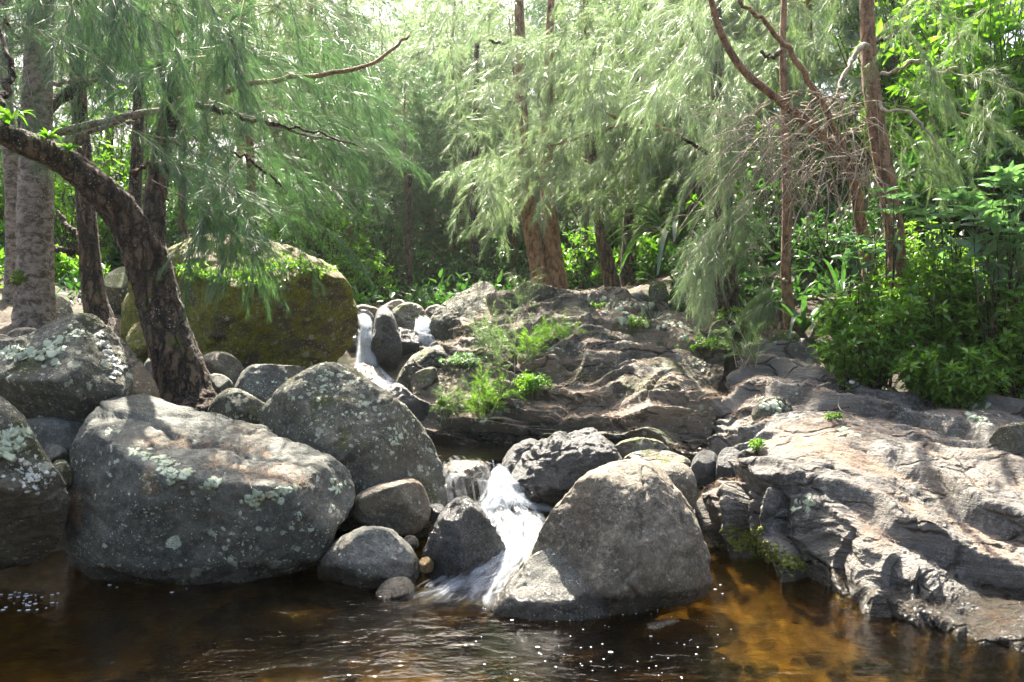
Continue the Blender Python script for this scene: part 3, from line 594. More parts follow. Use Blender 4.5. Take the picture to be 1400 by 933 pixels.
outcrop('dappled broad rock outcrop between the upper falls and the dark crevice', [WP(r) for r in net1], 620, 430, 'crop', disp1)
edge = [(963, 742), (1010, 762), (1060, 786), (1112, 803), (1180, 832), (1240, 850), (1310, 868), (1420, 898), (1560, 935)]
r1 = np.array([WZ(x, y, 0) for x, y in edge])
net2 = [r1 + np.array([-.12, -.12, -.5]), r1,
 WP([(958, 705, 5.8), (1005, 712, 5.46), (1052, 725, 5.1), (1112, 748, 4.87), (1180, 785, 4.52), (1245, 812, 4.36), (1322, 835, 4.2), (1430, 845, 4.03), (1560, 870, 3.9)]),
 WP([(966, 672, 5.95), (1012, 658, 5.56), (1060, 655, 5.22), (1116, 672, 5.0), (1182, 712, 4.68), (1250, 748, 4.5), (1332, 775, 4.48), (1440, 795, 4.3), (1580, 810, 4.2)]),
 WP([(972, 642, 6.5), (1020, 622, 6.1), (1066, 606, 5.85), (1122, 612, 5.65), (1190, 638, 5.4), (1268, 668, 5.15), (1350, 695, 4.9), (1450, 725, 4.7), (1600, 745, 4.6)]),
 WP([(980, 602, 6.9), (1025, 582, 6.6), (1070, 572, 6.45), (1130, 577, 6.3), (1200, 592, 6.1), (1284, 612, 5.85), (1365, 632, 5.6), (1460, 655, 5.4), (1620, 675, 5.2)]),
 WP([(986, 562, 7.4), (1022, 533, 7.3), (1072, 537, 7.1), (1136, 546, 7.0), (1210, 561, 6.8), (1300, 572, 6.6), (1380, 582, 6.4), (1480, 592, 6.2), (1640, 602, 6.0)]),
 WP([(1000, 522, 8.0), (1032, 496, 7.9), (1076, 500, 7.8), (1140, 520, 7.5), (1220, 540, 7.3), (1310, 551, 7.2), (1390, 556, 7.0), (1490, 560, 6.8), (1650, 567, 6.6)]),
 WP([(1018, 502, 8.6), (1040, 478, 8.6), (1080, 472, 8.6), (1150, 500, 8.3), (1230, 525, 8.0), (1320, 540, 7.9), (1400, 545, 7.8), (1500, 550, 7.6), (1660, 552, 7.4)])]
net2.append(net2[-1] + np.array([0, .8, -.5]))
def disp2(P, N, t):
    wv = P + .22 * np.stack([fbm(P, 1.0, 3, 41), fbm(P, 1.0, 3, 42), fbm(P, 1.0, 3, 43)], -1)
    steep = 1 - sstep(.45, .8, N[:, 2])
    # thin upright plates on the steep waterside face
    pl = wv[:, 0] * 6.2 - wv[:, 1] * 2.0 + wv[:, 2] * 1.4
    pl2 = pl + .6 * fbm(wv, 1.7, 2, 50); f = pl2 - np.floor(pl2)
    plate = np.where(f < .8, f / .8, (1 - f) / .2) - .5
    step = np.floor(pl2); rnd = (np.sin(step * 12.9898) * 43758.5453) % 1
    a = steep * (.085 * plate + .15 * (rnd - .5))
    # ledges whose risers face the water, flat worn tops between them
    fl = P + .3 * np.stack([fbm(P, .7, 2, 44), fbm(P, .7, 2, 45), fbm(P, .7, 2, 46)], -1)
    def riser(lay, r=.16):
        q = lay - np.floor(lay); return np.where(q < r, sstep(0, r, q), 1 - (q - r) / (1 - r)) - .5
    back = sstep(.22, .36, t)
    l1 = t * 7.5 + .55 * fbm(P, .8, 3, 47, .5) + .18 * P[:, 0]; l2 = t * 21 + 1.3 * fbm(P, .9, 3, 48, .5)
    a += back * (.17 * riser(l1, .13) * sstep(-.45, .25, fbm(P, .7, 2, 49)) + .055 * riser(l2, .2) * sstep(-.2, .3, fbm(P, 1.1, 2, 43)))
    a += .085 * fbm(P, .9, 2, 52, .45)
    jt = wv[:, 0] * 1.3 + wv[:, 1] * .9 + .25 * np.floor(l1); jq = np.abs(jt - np.round(jt)); a -= back * .05 * (1 - sstep(0, .05, jq)) * sstep(-.1, .2, fbm(P, 1.2, 2, 58))
    a += .012 * fbm(wv, (6, 14, 16), 4, 60, .6) + .012 * (ridged(wv, (1.8, 3.6, 6), 4, 63, .55) - .4)
    a *= sstep(-.02, .08, t) * .9 + .1
    return P + N * a[:, None]
outcrop('sunlit layered rock slab sloping down into the amber water', net2, 800, 560, 'slab', disp2)

# ------------------------------------------------------------------ water
def sheet(name, poly_x, poly_y, nx, ny, z, amp, label, mat, seed=0):
    xs = np.linspace(*poly_x, nx); ys = np.linspace(*poly_y, ny); X, Y = np.meshgrid(xs, ys)
    P = np.stack([X.ravel(), Y.ravel(), np.full(X.size, z)], -1)
    Pn = P * np.array([1, 1, 0])
    near = np.exp(-((P[:, 0] + .25) ** 2 / .35 + (P[:, 1] - 4.4) ** 2 / .9))
    P[:, 2] += amp * (fbm(Pn, (2.2, 3.2, 1), 3, seed) * .5 + (.25 + 2.0 * near) * .5 * fbm(Pn, (8, 10, 1), 3, seed + 5))
    return tag(obj(name, mesh(name, P, grid_faces(ny, nx)), MAT[mat]), label, None, None, 'structure')
sheet('water', (-9, 7), (-3, 6.35), 420, 300, 0, .005, 'dark amber pool in the foreground', 'water', 3)
sheet('water', (-.95, .75), (6.55, 8.5), 60, 60, .455, .004, 'calm middle pool behind the boulders', 'water2', 8)

def strands(name, label, cat, path, mat, n=60, w=(.008, .03), wob=.12, lift=.04, bulge=.0, seed=0, nv=26, seg=(.5, 1.), jit=.02):
    rg = np.random.default_rng(seed); C = WP([p[:3] for p in path]); Wd = np.array([p[3] for p in path]); V, Q, UV = [], [], []; k = 0
    for i in range(n):
        l = rg.uniform(*seg); t0 = rg.uniform(0, 1 - l); t = np.linspace(t0, t0 + l, nv) * (len(C) - 1)
        full = smooth_path(C, 240); c = np.array([np.interp(t / (len(C) - 1), np.linspace(0, 1, 240), full[:, j]) for j in range(3)]).T; ws = np.interp(t, np.arange(len(C)), Wd)
        T = unit(np.gradient(c, axis=0)); hor = np.column_stack([T[:, 1], -T[:, 0], 0 * T[:, 0]]); vert = np.abs(T[:, 2:3]) ** 2
        side = unit(unit(hor + 1e-6) * (1 - vert) + np.array([1., 0, 0]) * vert); side *= np.sign(side[:, :1] + 1e-9); nr = np.cross(side, T); nr *= np.sign((nr @ np.array([0, -.6, .8])))[:, None]
        u = rg.uniform(-1, 1) + wob * rg.normal() * np.linspace(0, 1, nv) + .06 * np.sin(np.linspace(0, 6, nv) * rg.uniform(.4, 1.2) + rg.uniform(0, 6))
        h = lift * rg.uniform(.2, 1) + bulge * (1 - np.clip(u, -1, 1) ** 2) * rg.uniform(.5, 1)
        p = c + side * (u * ws)[:, None] + nr * h[:, None] + nr * (jit * np.sin(np.linspace(0, 8, nv) * rg.uniform(.5, 1.5) + rg.uniform(0, 6)))[:, None]
        ww = rg.uniform(*w) * (.6 + .8 * np.linspace(0, 1, nv)); tl = unit(side + .5 * rg.normal() * nr)
        V.append(np.stack([p - tl * ww[:, None], p + tl * ww[:, None]], 1).reshape(-1, 3)); vv = np.linspace(0, 1, nv); UV.append(np.stack([np.tile([0., 1.], nv), np.repeat(vv, 2)], -1))
        a = np.arange(nv - 1)[:, None] * 2; Q.append(a + np.array([[0, 1, 3, 2]]) + k); k += nv * 2
    V = np.concatenate(V); base = V.mean(0); base[2] = V[:, 2].min()
    return tag(obj(name, mesh(name, V - base, np.concatenate(Q), None, True, np.concatenate(UV)), MAT[mat], None, Vector(base)), label, cat)
def flow(name, label, cat, path, mat, nu=24, nv=90, bulge=.0, amp=.02, seed=0, lift=.02, usc=1., wob=4.):
    """ribbon of water along a path of (px, py, d, half width m[, tilt]), raised in the middle"""
    C = WP([p[:3] for p in path]); Wd = np.array([p[3] for p in path])
    t = np.linspace(0, 1, nv); Cs = smooth_path(C, nv); ws = np.interp(t, np.linspace(0, 1, len(path)), Wd)
    T = unit(np.gradient(Cs, axis=0)); side = unit(np.cross(T, np.array([0, -.35, .9]) + 0 * T))
    vert = np.abs(T[:, 2:3]); side = unit(side * (1 - vert) + np.array([1., 0, 0]) * np.sign(side[:, :1] + 1e-6) * vert)
    nrm = unit(np.cross(side, T)); nrm *= np.sign((nrm @ np.array([0, -.6, .8])))[:, None]
    u = np.linspace(-1, 1, nu)
    G = Cs[:, None] + side[:, None] * (u[None, :, None] * ws[:, None, None]) + nrm[:, None] * ((1 - u ** 2)[None, :, None] * bulge + lift)
    P = G.reshape(-1, 3); uu = np.tile(u, nv); tt = np.repeat(t, nu)
    q = np.stack([uu * 4 * usc, tt * wob, np.zeros_like(uu)], -1)
    P = P + np.repeat(nrm, nu, 0) * (amp * (fbm(q, 1.5, 4, seed) + .0))[:, None]
    uv = np.stack([uu * .5 + .5, tt], -1)
    base = P.mean(0); base[2] = P[:, 2].min()
    o = obj(name, mesh(name, P - base, grid_faces(nv, nu), None, True, uv), MAT[mat], None, Vector(base))
    if label: tag(o, label, cat)
    return o
strands('waterfall', 'silky left upper fall beside the giant mossy boulder, bending into a chute', 'waterfall', [(486, 437, 11.7, .08), (497, 438, 11.2, .08), (501, 455, 10.9, .08), (502, 490, 10.8, .11), (504, 508, 10.7, .15), (516, 527, 10.3, .2), (532, 545, 9.8, .22), (545, 560, 9.4, .2)], 'fall', 70, (.02, .05), .2, .05, .04, 2)
strands('waterfall', 'short right upper fall between the dark wedge stone and the pointed boulder', 'waterfall', [(574, 442, 12.0, .1), (578, 446, 11.6, .1), (578, 462, 11.35, .12), (576, 482, 11.25, .16)], 'fall', 60, (.02, .05), .2, .08, .05, 4)
strands('waterfall', 'thin glassy film of water sliding over the brown weir rock', 'waterfall', [(632, 630, 6.6, .18), (640, 634, 6.25, .2), (644, 650, 6.08, .22), (648, 680, 6.0, .22), (650, 705, 5.95, .2)], 'film', 16, (.01, .03), .08, .01, .02, 6)
strands('waterfall', 'white lower cascade leaping between the dark pointed rock and the craggy boulder', 'waterfall', [(681, 658, 6.4, .05), (685, 660, 6.25, .07), (689, 674, 6.12, .13), (693, 694, 6.0, .21), (698, 712, 5.85, .27)], 'fall', 120, (.012, .04), .3, .05, .09, 8, seg=(.45, 1.), jit=.02)
strands('rapid', 'foaming rapid running from the lower cascade past the rounded tan boulder', 'rapid', [(690, 694, 6.02, .16), (698, 712, 5.75, .22), (704, 736, 5.4, .18), (692, 765, 5.1, .15), (668, 790, 4.88, .2), (638, 818, 4.66, .32), (598, 862, 4.33, .5)], 'chute', 190, (.01, .04), .3, .025, .02, 10, seg=(.15, .4), jit=.012)
flow('froth', 'white froth churning at the foot of the lower cascade', 'froth', [(688, 692, 6.05, .22), (694, 706, 5.85, .26), (702, 724, 5.55, .23), (699, 745, 5.3, .16), (686, 770, 5.07, .14), (660, 797, 4.83, .2), (632, 828, 4.6, .3), (600, 862, 4.33, .5)], 'froth', nu=70, nv=180, seed=12, amp=.026, lift=.008, bulge=.04, usc=2.5, wob=10.)
# ------------------------------------------------------------------ foliage builders
G_ = np.array([0, 0, -1.0])
def plumes(mb, P, D, L, per=40, nl=.2, w=.004, spread=.5, droop=.25, two=False, rg=RNG):
    """feathery tufts: needles swept forward along drooping axes"""
    P = np.asarray(P); D = unit(np.asarray(D)); n = len(P); L = np.broadcast_to(L, n)
    t = np.tile(np.linspace(.02, 1, per), (n, 1)) + rg.uniform(-.02, .02, (n, per))
    ax = P[:, None] + D[:, None] * (L[:, None] * t)[..., None] + G_ * (droop * L[:, None] * t ** 2)[..., None]
    tg = unit(D[:, None] + G_ * (2 * droop * t)[..., None])
    dr = unit(tg + spread * rg.normal(size=(n, per, 3)) * .7)
    ln = nl * rg.uniform(.55, 1.15, (n, per)) * (1.05 - .45 * t)
    tip = ax + dr * ln[..., None] + G_ * (ln * .22)[..., None]
    wd = unit(np.cross(dr, rg.normal(size=(n, per, 3)))) * w * .5
    if two:
        mid = ax + dr * (ln * .55)[..., None] + G_ * (ln * .04)[..., None]
        V = np.stack([ax - wd, ax + wd, mid + wd * .9, mid - wd * .9, tip], 2).reshape(-1, 3)
        k = np.arange(n * per)[:, None] * 5
        mb.add(V, k + np.array([[0, 1, 2, 3]]), k + np.array([[3, 2, 4]]))
    else:
        V = np.stack([ax - wd, ax + wd, tip], 2).reshape(-1, 3)
        mb.add(V, None, np.arange(n * per * 3).reshape(-1, 3))
def branchlets(mb, P, D, L, npl=9, pl=.4, side=.75, sag=.25, twig=.004, rg=RNG, tw=None, **k):
    """side shoots set alternately along drooping twigs, each a plume"""
    SP, SD, SL = [], [], []
    for p, d, l in zip(P, D, L):
        d = d / np.linalg.norm(d); t = np.linspace(.12, 1, npl)
        ax = p + d * (l * t)[:, None] + G_ * (sag * l * t ** 2)[:, None]
        tg = unit(d + G_ * (2 * sag * t)[:, None])
        s = unit(np.cross(tg, np.array([0, 0, 1.0]) + .3 * rg.normal(size=3)))
        sg = np.where(np.arange(npl) % 2, 1, -1)[:, None] * (1 - t[:, None] * .7)
        SP.append(ax); SD.append(unit(tg + side * s * sg + .25 * rg.normal(size=(npl, 3)) + G_ * .15)); SL.append(pl * rg.uniform(.65, 1.15, npl) * (1.1 - .3 * t))
        if twig:
            tt = np.linspace(0, 1, 5); a = p + d * (l * tt)[:, None] + G_ * (sag * l * tt ** 2)[:, None]
            (tw or mb).add(*tube(a, np.linspace(twig, twig * .4, 5), 3))
    plumes(mb, np.concatenate(SP), np.concatenate(SD), np.concatenate(SL), rg=rg, **k)

def leaves(mb, P, D, N, L, wr=.42, fold=.12, droop=.15):
    D = unit(D); s = unit(np.cross(D, N)); N = unit(np.cross(s, D)); L = np.broadcast_to(L, len(P))[:, None]
    q = lambda a, b, c: P + D * (a * L) + s * (b * L) + N * (c * L)
    V = np.stack([P, q(.28, -wr * .5, fold), q(.28, wr * .5, fold), q(.4, 0, 0), q(.66, -wr * .38, fold * .5 - droop * .4), q(.66, wr * .38, fold * .5 - droop * .4), q(1, 0, -droop)], 1).reshape(-1, 3)
    k = np.arange(len(P))[:, None] * 7
    mb.add(V, np.concatenate([k + np.array([[1, 3, 6, 4]]), k + np.array([[3, 2, 5, 6]])]), np.concatenate([k + np.array([[0, 3, 1]]), k + np.array([[0, 2, 3]])]))

def bush(label, cat, name, base, cen, rad, nst, nlf, ll, mat, stem='bark', group=None, wr=.42, rg=None, sr=.008, ros=5, updir=.35, flowers=None, nfl=0, shell=.35):
    base = np.array(base, float); cen = np.array(cen, float); rad = np.array(rad, float)
    th = thing(name, label, cat, base, group)
    st, lf = MB(), MB(); LP, LD, tips = [], [], []
    for k in range(nst):
        u = unit(rg.normal(size=3)); r = rg.uniform(shell, 1) ** .5
        tip = cen + u * rad * r
        b0 = base + rg.normal(size=3) * np.array([.12, .12, 0]) * rad
        mid = (b0 + tip) / 2 + np.array([0, 0, .12 * np.linalg.norm(tip - b0)]) + rg.normal(size=3) * .1 * rad
        pth = smooth_path([b0, mid, tip], 8); st.add(*tube(pth, np.linspace(sr, sr * .35, 8), 4))
        tt = rg.uniform(.35, 1, nlf); i = np.clip((tt * 7).astype(int), 0, 6); f = (tt * 7 - i)[:, None]
        p = pth[i] * (1 - f) + pth[i + 1] * f
        ax = unit(pth[-1] - pth[-3])
        out = rg.normal(size=(nlf, 3)); LP.append(p); LD.append(unit(out + ax * .5 + np.array([0, 0, updir])))
        if ros:
            a = np.arange(ros) / ros * 2 * math.pi + rg.uniform(0, 6); e1 = unit(np.cross(ax, [.3, .9, .1])); e2 = np.cross(ax, e1)
            LP.append(np.repeat(tip[None], ros, 0)); LD.append(unit(e1 * np.cos(a)[:, None] + e2 * np.sin(a)[:, None] + ax * .45)); tips.append(tip)
    LP = np.concatenate(LP); LD = np.concatenate(LD)
    nn = unit(np.array([0, 0, 1.0]) + .45 * rg.normal(size=LP.shape))
    LP = LP + LD * ll * .15
    leaves(lf, LP, LD, nn, ll * rg.uniform(.55, 1.15, len(LP)), wr)
    st.build('stem', MAT[stem], th, base); lf.build('foliage', MAT[mat], th, base)
    if flowers:
        for k in range(nfl):
            p = tips[rg.integers(len(tips))] + rg.normal(size=3) * .02 + np.array([0, 0, .02])
            v, f = ico(2); me = FL.setdefault('m', mesh('flower', v * np.array([1, 1, .6]) * .013 * (1 + .3 * pn(v * 4))[:, None], None, f))
            o = bpy.data.objects.new('flower', me.copy()); COL.objects.link(o); o.data.materials.append(MAT[flowers[k % len(flowers)]]); o.parent = th; o.location = Vector(p - base)
    return th
FL = {}
_bush = bush
def bush(label, *a, **k):
    k.setdefault('rg', np.random.default_rng(sum(ord(c) * (i + 1) for i, c in enumerate(label)) % 99991)); return _bush(label, *a, **k)

def straps(label, cat, name, base, n, L, w, mat='strap', up_=.9, droop=1.0, seed=0, group=None):
    rg = np.random.default_rng(seed); base = np.array(base); mb = MB()
    for k in range(n):
        a = rg.uniform(0, 2 * math.pi); out = np.array([math.cos(a), math.sin(a), 0]); l = L * rg.uniform(.6, 1.1); t = np.linspace(0, 1, 10)
        u = up_ * rg.uniform(.6, 1.3)
        p = base + out * (l * t * .75)[:, None] + np.array([0, 0, 1.]) * (l * (u * t - droop * rg.uniform(.5, 1.1) * t ** 2.3))[:, None]
        s = np.cross(out, [0, 0, 1.]); ww = w * np.sin(math.pi * (t * .82 + .13)) ** .7
        ctr = p - np.array([0, 0, 1]) * (ww * .25)[:, None]
        V = np.stack([p - s * ww[:, None] * .5, ctr, p + s * ww[:, None] * .5], 1).reshape(-1, 3)
        i = np.arange(9)[:, None] * 3; mb.add(V, np.concatenate([i + [[0, 1, 4, 3]], i + [[1, 2, 5, 4]]]))
    o = mb.build(name, MAT[mat], None, base)
    return tag(o, label, cat, group)

def stem_path(px_list):
    """(px, py, width px, d) -> points and radii"""
    P = WP([(a, b, d) for a, b, w, d in px_list]); R = np.array([w / 2 / K * d for a, b, w, d in px_list]); return P, R
def trunk_into(mb, pl, n=60, seg=18, bump=.06, seed=0, flare=0., bsc=(9, 9, 3)):
    P, R = stem_path(pl); Ps = smooth_path(P, n); Rs = np.interp(np.linspace(0, 1, n), np.linspace(0, 1, len(R)), R)
    mb.add(*tube(Ps, Rs, seg, bump, bsc, seed, flare)); return Ps
def branch_into(mb, pl, n=24, seg=7, seed=0):
    P, R = stem_path(pl); Ps = smooth_path(P, n); Rs = np.interp(np.linspace(0, 1, n), np.linspace(0, 1, len(R)), R)
    Ps[1:-1] += .012 * np.random.default_rng(seed).normal(size=(n - 2, 3)); mb.add(*tube(Ps, Rs, seg, .08, (20, 20, 20), seed)); return Ps
def in_poly(poly, n, rg):
    poly = np.array(poly, float); lo, hi = poly.min(0), poly.max(0); out = []
    while len(out) < n:
        p = rg.uniform(lo, hi); ins = False; j = len(poly) - 1
        for i in range(len(poly)):
            if (poly[i, 1] > p[1]) != (poly[j, 1] > p[1]) and p[0] < (poly[j, 0] - poly[i, 0]) * (p[1] - poly[i, 1]) / (poly[j, 1] - poly[i, 1]) + poly[i, 0]: ins = not ins
            j = i
        if ins: out.append(p)
    return np.array(out)
def spray_region(mb, poly, dr, n, dirs, L=(.5, 1.), seed=0, npl=8, jit=.45, **k):
    rg = np.random.default_rng(seed); q = in_poly(poly, n, rg); d = rg.uniform(*dr, n)
    P = np.array([W(a, b, c) for (a, b), c in zip(q, d)]); D = unit(np.array(dirs) + jit * rg.normal(size=(n, 3)))
    l = rg.uniform(*L, n); branchlets(mb, P - D * l[:, None] * .5, D, l, npl=npl, rg=rg, **k)

def generic_casuarina(seed, H=11., h0=2.5, Lmax=2.4, nb=64, rtr=.13, per=44, nl=.17, w=.0085, npl=7, mult=3):
    rg = np.random.default_rng(seed); tr, cr = MB(), MB()
    n = 30; zz = np.linspace(-.4, H, n); sw = .25 * np.stack([np.sin(zz * .35 + seed), np.cos(zz * .3 + 2 * seed)], -1) * (zz / H)[:, None]
    axis = np.column_stack([sw - sw[2], zz]); tr.add(*tube(axis, rtr * (1 - .85 * np.clip(zz / H, 0, 1)), 10, .05, (9, 9, 3), seed, .6))
    BP, BD, BL = [], [], []
    for k in range(nb):
        f = (k + .5) / nb; z = h0 + (H - h0) * f ** .9; a = k * 2.39996 + rg.uniform(-.4, .4)
        l = Lmax * (1 - .75 * f) * (.55 + .45 * min(1, f * 5)) * rg.uniform(.7, 1.15); rise = .35 + .5 * f
        p0 = np.array([np.interp(z, zz, axis[:, 0]), np.interp(z, zz, axis[:, 1]), z]); o = np.array([math.cos(a), math.sin(a), 0])
        t = np.linspace(0, 1, 7); pth = p0 + o * (l * t)[:, None] + np.array([0, 0, 1.]) * (l * (rise * t - .55 * t ** 2))[:, None] + .03 * rg.normal(size=(7, 3))
        tr.add(*tube(pth, np.linspace(.022 * (1 - .6 * f), .006, 7), 4))
        m = max(3, int(mult * 2 * l))
        tt = rg.uniform(.25, 1, m); i = np.clip((tt * 6).astype(int), 0, 5); ff = (tt * 6 - i)[:, None]
        BP.append(pth[i] * (1 - ff) + pth[i + 1] * ff)
        s = np.cross(o, [0, 0, 1.]); sg = rg.choice([-1, 1], m)[:, None]
        BD.append(unit(o * .8 + s * sg * rg.uniform(.2, 1.1, (m, 1)) + np.array([0, 0, -.05]) + .3 * rg.normal(size=(m, 3)))); BL.append(rg.uniform(.5, .95, m))
    branchlets(cr, np.concatenate(BP), np.concatenate(BD), np.concatenate(BL), npl=npl, pl=.42, sag=.3, twig=0, rg=rg, per=per, nl=nl, w=w, spread=.6, droop=.2, side=.95)
    V = np.concatenate(cr.V)
    return (mesh('trunk', np.concatenate(tr.V), np.concatenate(tr.Q), np.concatenate(tr.T)), mesh('crown', V, None, np.concatenate(cr.T), False))

# ------------------------------------------------------------------ background casuarinas
PROTO = [generic_casuarina(1), generic_casuarina(2, 12.5, 2., 2.7, 72), generic_casuarina(3, 9., 1.2, 2.2, 60), generic_casuarina(4, 8., .5, 2.4, 60, .1)]
for (tm, cm), mt in zip(PROTO, ('needle', 'needle', 'needlepale', 'needledk')):
    tm.materials.append(MAT['barkred']); cm.materials.append(MAT[mt])
def gtree(px, d, k, sc=1., rz=0., label=None, group='casuarina trees deep in the wood'):
    p = W(px, 440, d); z = float(gz(p[0], p[1])[0]); tm, cm = PROTO[k]
    t = thing('casuarina_tree', label or 'feathery casuarina tree deep in the wood behind the rocks', 'tree', (p[0], p[1], z), group)
    t.rotation_euler = (0, 0, rz); t.scale = (sc, sc, sc)
    obj('trunk', tm, None, t); obj('crown', cm, None, t); return t
BG = [(250, 19, 0, .8), (345, 15.5, 1, .75), (420, 19, 2, .9), (560, 18.5, 3, .62), (625, 19.5, 3, .7), (655, 24, 1, .6), (700, 20, 2, .75), (800, 18.5, 0, .65),
      (880, 20, 2, .85), (945, 17, 0, .6), (1030, 15.5, 2, .75), (1110, 14, 2, .7), (1190, 17, 0, .65), (1270, 15, 1, .55), (1360, 18, 0, .7), (380, 25, 1, .9), (280, 23, 0, .9), (150, 21, 2, 1), (20, 15, 0, .8), (500, 24, 3, .8),
      (455, 30, 2, .8), (545, 33, 3, 1.), (640, 34, 2, .8), (745, 28, 1, .7), (845, 29, 0, .8), (965, 26, 1, .75), (1085, 23, 0, .8), (1210, 24, 1, .8), (1310, 26, 0, .9), (-70, 17, 1, .9), (1460, 16, 1, .7), (-180, 24, 0, 1), (60, 26, 1, .9), (1580, 24, 1, 1),
      (200, 31, 1, 1.), (330, 36, 0, 1.1), (900, 37, 1, .9), (1050, 36, 0, 1.), (780, 42, 1, .9), (590, 45, 2, 1.3), (480, 21, 2, .95), (585, 27, 2, 1.05), (430, 34, 2, 1.2), (520, 40, 2, 1.3), (660, 30, 2, 1.1), (620, 22.5, 2, .9), (830, 21, 3, 1), (905, 18, 3, .9), (985, 20, 3, 1), (760, 24, 3, 1), (705, 27, 3, 1.1), (870, 26, 3, 1.1), (930, 30, 3, 1.2), (1010, 17.5, 3, .8), (640, 27, 3, 1.1)]
for i, (px, d, k, sc) in enumerate(BG): gtree(px, d, k, sc, i * 1.7)

# ------------------------------------------------------------------ the near trees, one by one
def named_tree(label, trunks, branches=(), mat='bark', seed=0, flare=.4, seg=20, bump=.06, bsc=(9, 9, 3), ntr=70):
    tr = MB(); paths = []
    for i, pl in enumerate(trunks): paths.append(trunk_into(tr, pl, ntr, seg, bump, seed + i, flare if i == 0 else 0, bsc))
    base = paths[0][0]
    th = thing('casuarina_tree', label, 'tree', base)
    tr.build('trunk', MAT[mat], th, base)
    bp = []
    for i, (pl, bm) in enumerate(branches):
        b = MB(); bp.append(branch_into(b, pl, seed=seed + i)); b.build('branch', MAT[bm or mat], th, base)
    return th, base, paths, bp
def crown_from(th, base, mat, build, twigs=True):
    cr, tw = MB(), MB(); build(cr, tw)
    cr.build('crown', MAT[mat], th, base, False)
    if tw.V: tag(tw.build('twigs', MAT['twig'], th, base), kind='stuff')
def along(path, m, rg, t0=.3):
    tt = rg.uniform(t0, 1, m) * (len(path) - 1.001); i = tt.astype(int); f = (tt - i)[:, None]
    return path[i] * (1 - f) + path[i + 1] * f, unit(path[i + 1] - path[i])
def high_crown(cr, tw, ax, r, n, rg, per=24, w=.011, nl=.24, **k):
    """crown round an axis above the frame"""
    p, t = along(ax, n, rg, 0.); a = rg.uniform(0, 2 * math.pi, n); o = np.column_stack([np.cos(a), np.sin(a), np.zeros(n)])
    P = p + o * (r * rg.uniform(0, 1, n) ** .7)[:, None]; branchlets(cr, P, unit(o + .3 * rg.normal(size=(n, 3)) + [0, 0, .1]), rg.uniform(.5, .9, n), npl=7, pl=.42, twig=0, rg=rg, per=per, w=w, nl=nl, droop=.3, **k)

# thick left trunk
th, b, pp, bp = named_tree('thick straight casuarina trunk at the left edge with a bright moss patch', [
    [(48, 475, 58, 8.5), (48, 440, 50, 8.5), (48, 380, 45, 8.5), (48, 300, 43, 8.5), (50, 200, 39, 8.5), (52, 100, 35, 8.5), (56, 0, 31, 8.5), (60, -200, 24, 8.5), (66, -500, 12, 8.4)]],
    [([(70, 184, 11, 8.5), (120, 172, 10, 8.2), (165, 161, 9, 7.9), (215, 153, 9, 7.6), (270, 147, 7, 7.3), (340, 160, 5, 7.1), (400, 180, 4, 7), (470, 192, 2, 7)], 'barkpale'),
     ([(74, 205, 8, 8.4), (110, 186, 7, 8.2), (150, 172, 6, 8), (190, 165, 4, 7.8)], 'barkpale'),
     ([(66, 150, 15, 8.6), (88, 130, 14, 8.7), (115, 112, 13, 8.8), (150, 95, 11, 9), (170, 60, 10, 9), (180, 5, 9, 9.1), (186, -60, 7, 9.2)], 'bark'),
     ([(64, 118, 6, 8.4), (110, 108, 6, 8), (150, 111, 5, 7.7), (196, 109, 4, 7.4)], 'barkpale'),
     ([(30, 60, 4, 8.4), (10, 30, 4, 8.3), (-10, 5, 3, 8.2)], 'bark'), ([(68, 60, 3, 8.3), (110, 40, 3, 8), (170, 42, 2, 7.8)], 'twig')], 'barkpale', 1, .25)
v, f = ico(4); mo = v * np.array([.085, .03, .075]) * (1 + .6 * fbm(v, 3.2, 5, 5, .65))[:, None] + W(42, 382, 8.5) - b + np.array([0, -.168, 0])
obj('moss_patch', mesh('moss_patch', mo, None, f), flat('bright_moss', (.065, .105, .01), .95), th)
def bld(cr, tw):
    rg = np.random.default_rng(21)
    spray_region(cr, [(-20, -60), (120, -60), (180, 20), (90, 120), (-20, 190)], (7.2, 9.5), 28, (.3, -.3, -.6), (.5, .9), 1, 8, per=34, w=.005, nl=.22, tw=tw, pl=.4)
    spray_region(cr, [(300, 20), (560, -30), (500, 130), (400, 240), (300, 170)], (7.5, 9.5), 34, (.7, -.2, -.35), (.5, .9), 2, 8, per=34, w=.005, nl=.22, tw=tw, pl=.4)
    high_crown(cr, tw, WP([(60, -80, 8.5), (66, -520, 8.4)]), 1.8, 120, rg)
crown_from(th, b, 'needledk', bld)

named_tree('slim pale trunk half hidden behind the thick left trunk', [[(12, 470, 24, 9.3), (16, 420, 22, 9.3), (19, 340, 20, 9.3), (18, 260, 20, 9.3), (14, 210, 20, 9.3), (10, 150, 14, 9.3), (6, 60, 12, 9.3), (0, -100, 8, 9.3)]], [([(16, 215, 9, 9.3), (30, 160, 8, 9.2), (40, 100, 7, 9.2), (44, 20, 6, 9.2)], 'bark')], 'barkpale', 4, .1, 14)

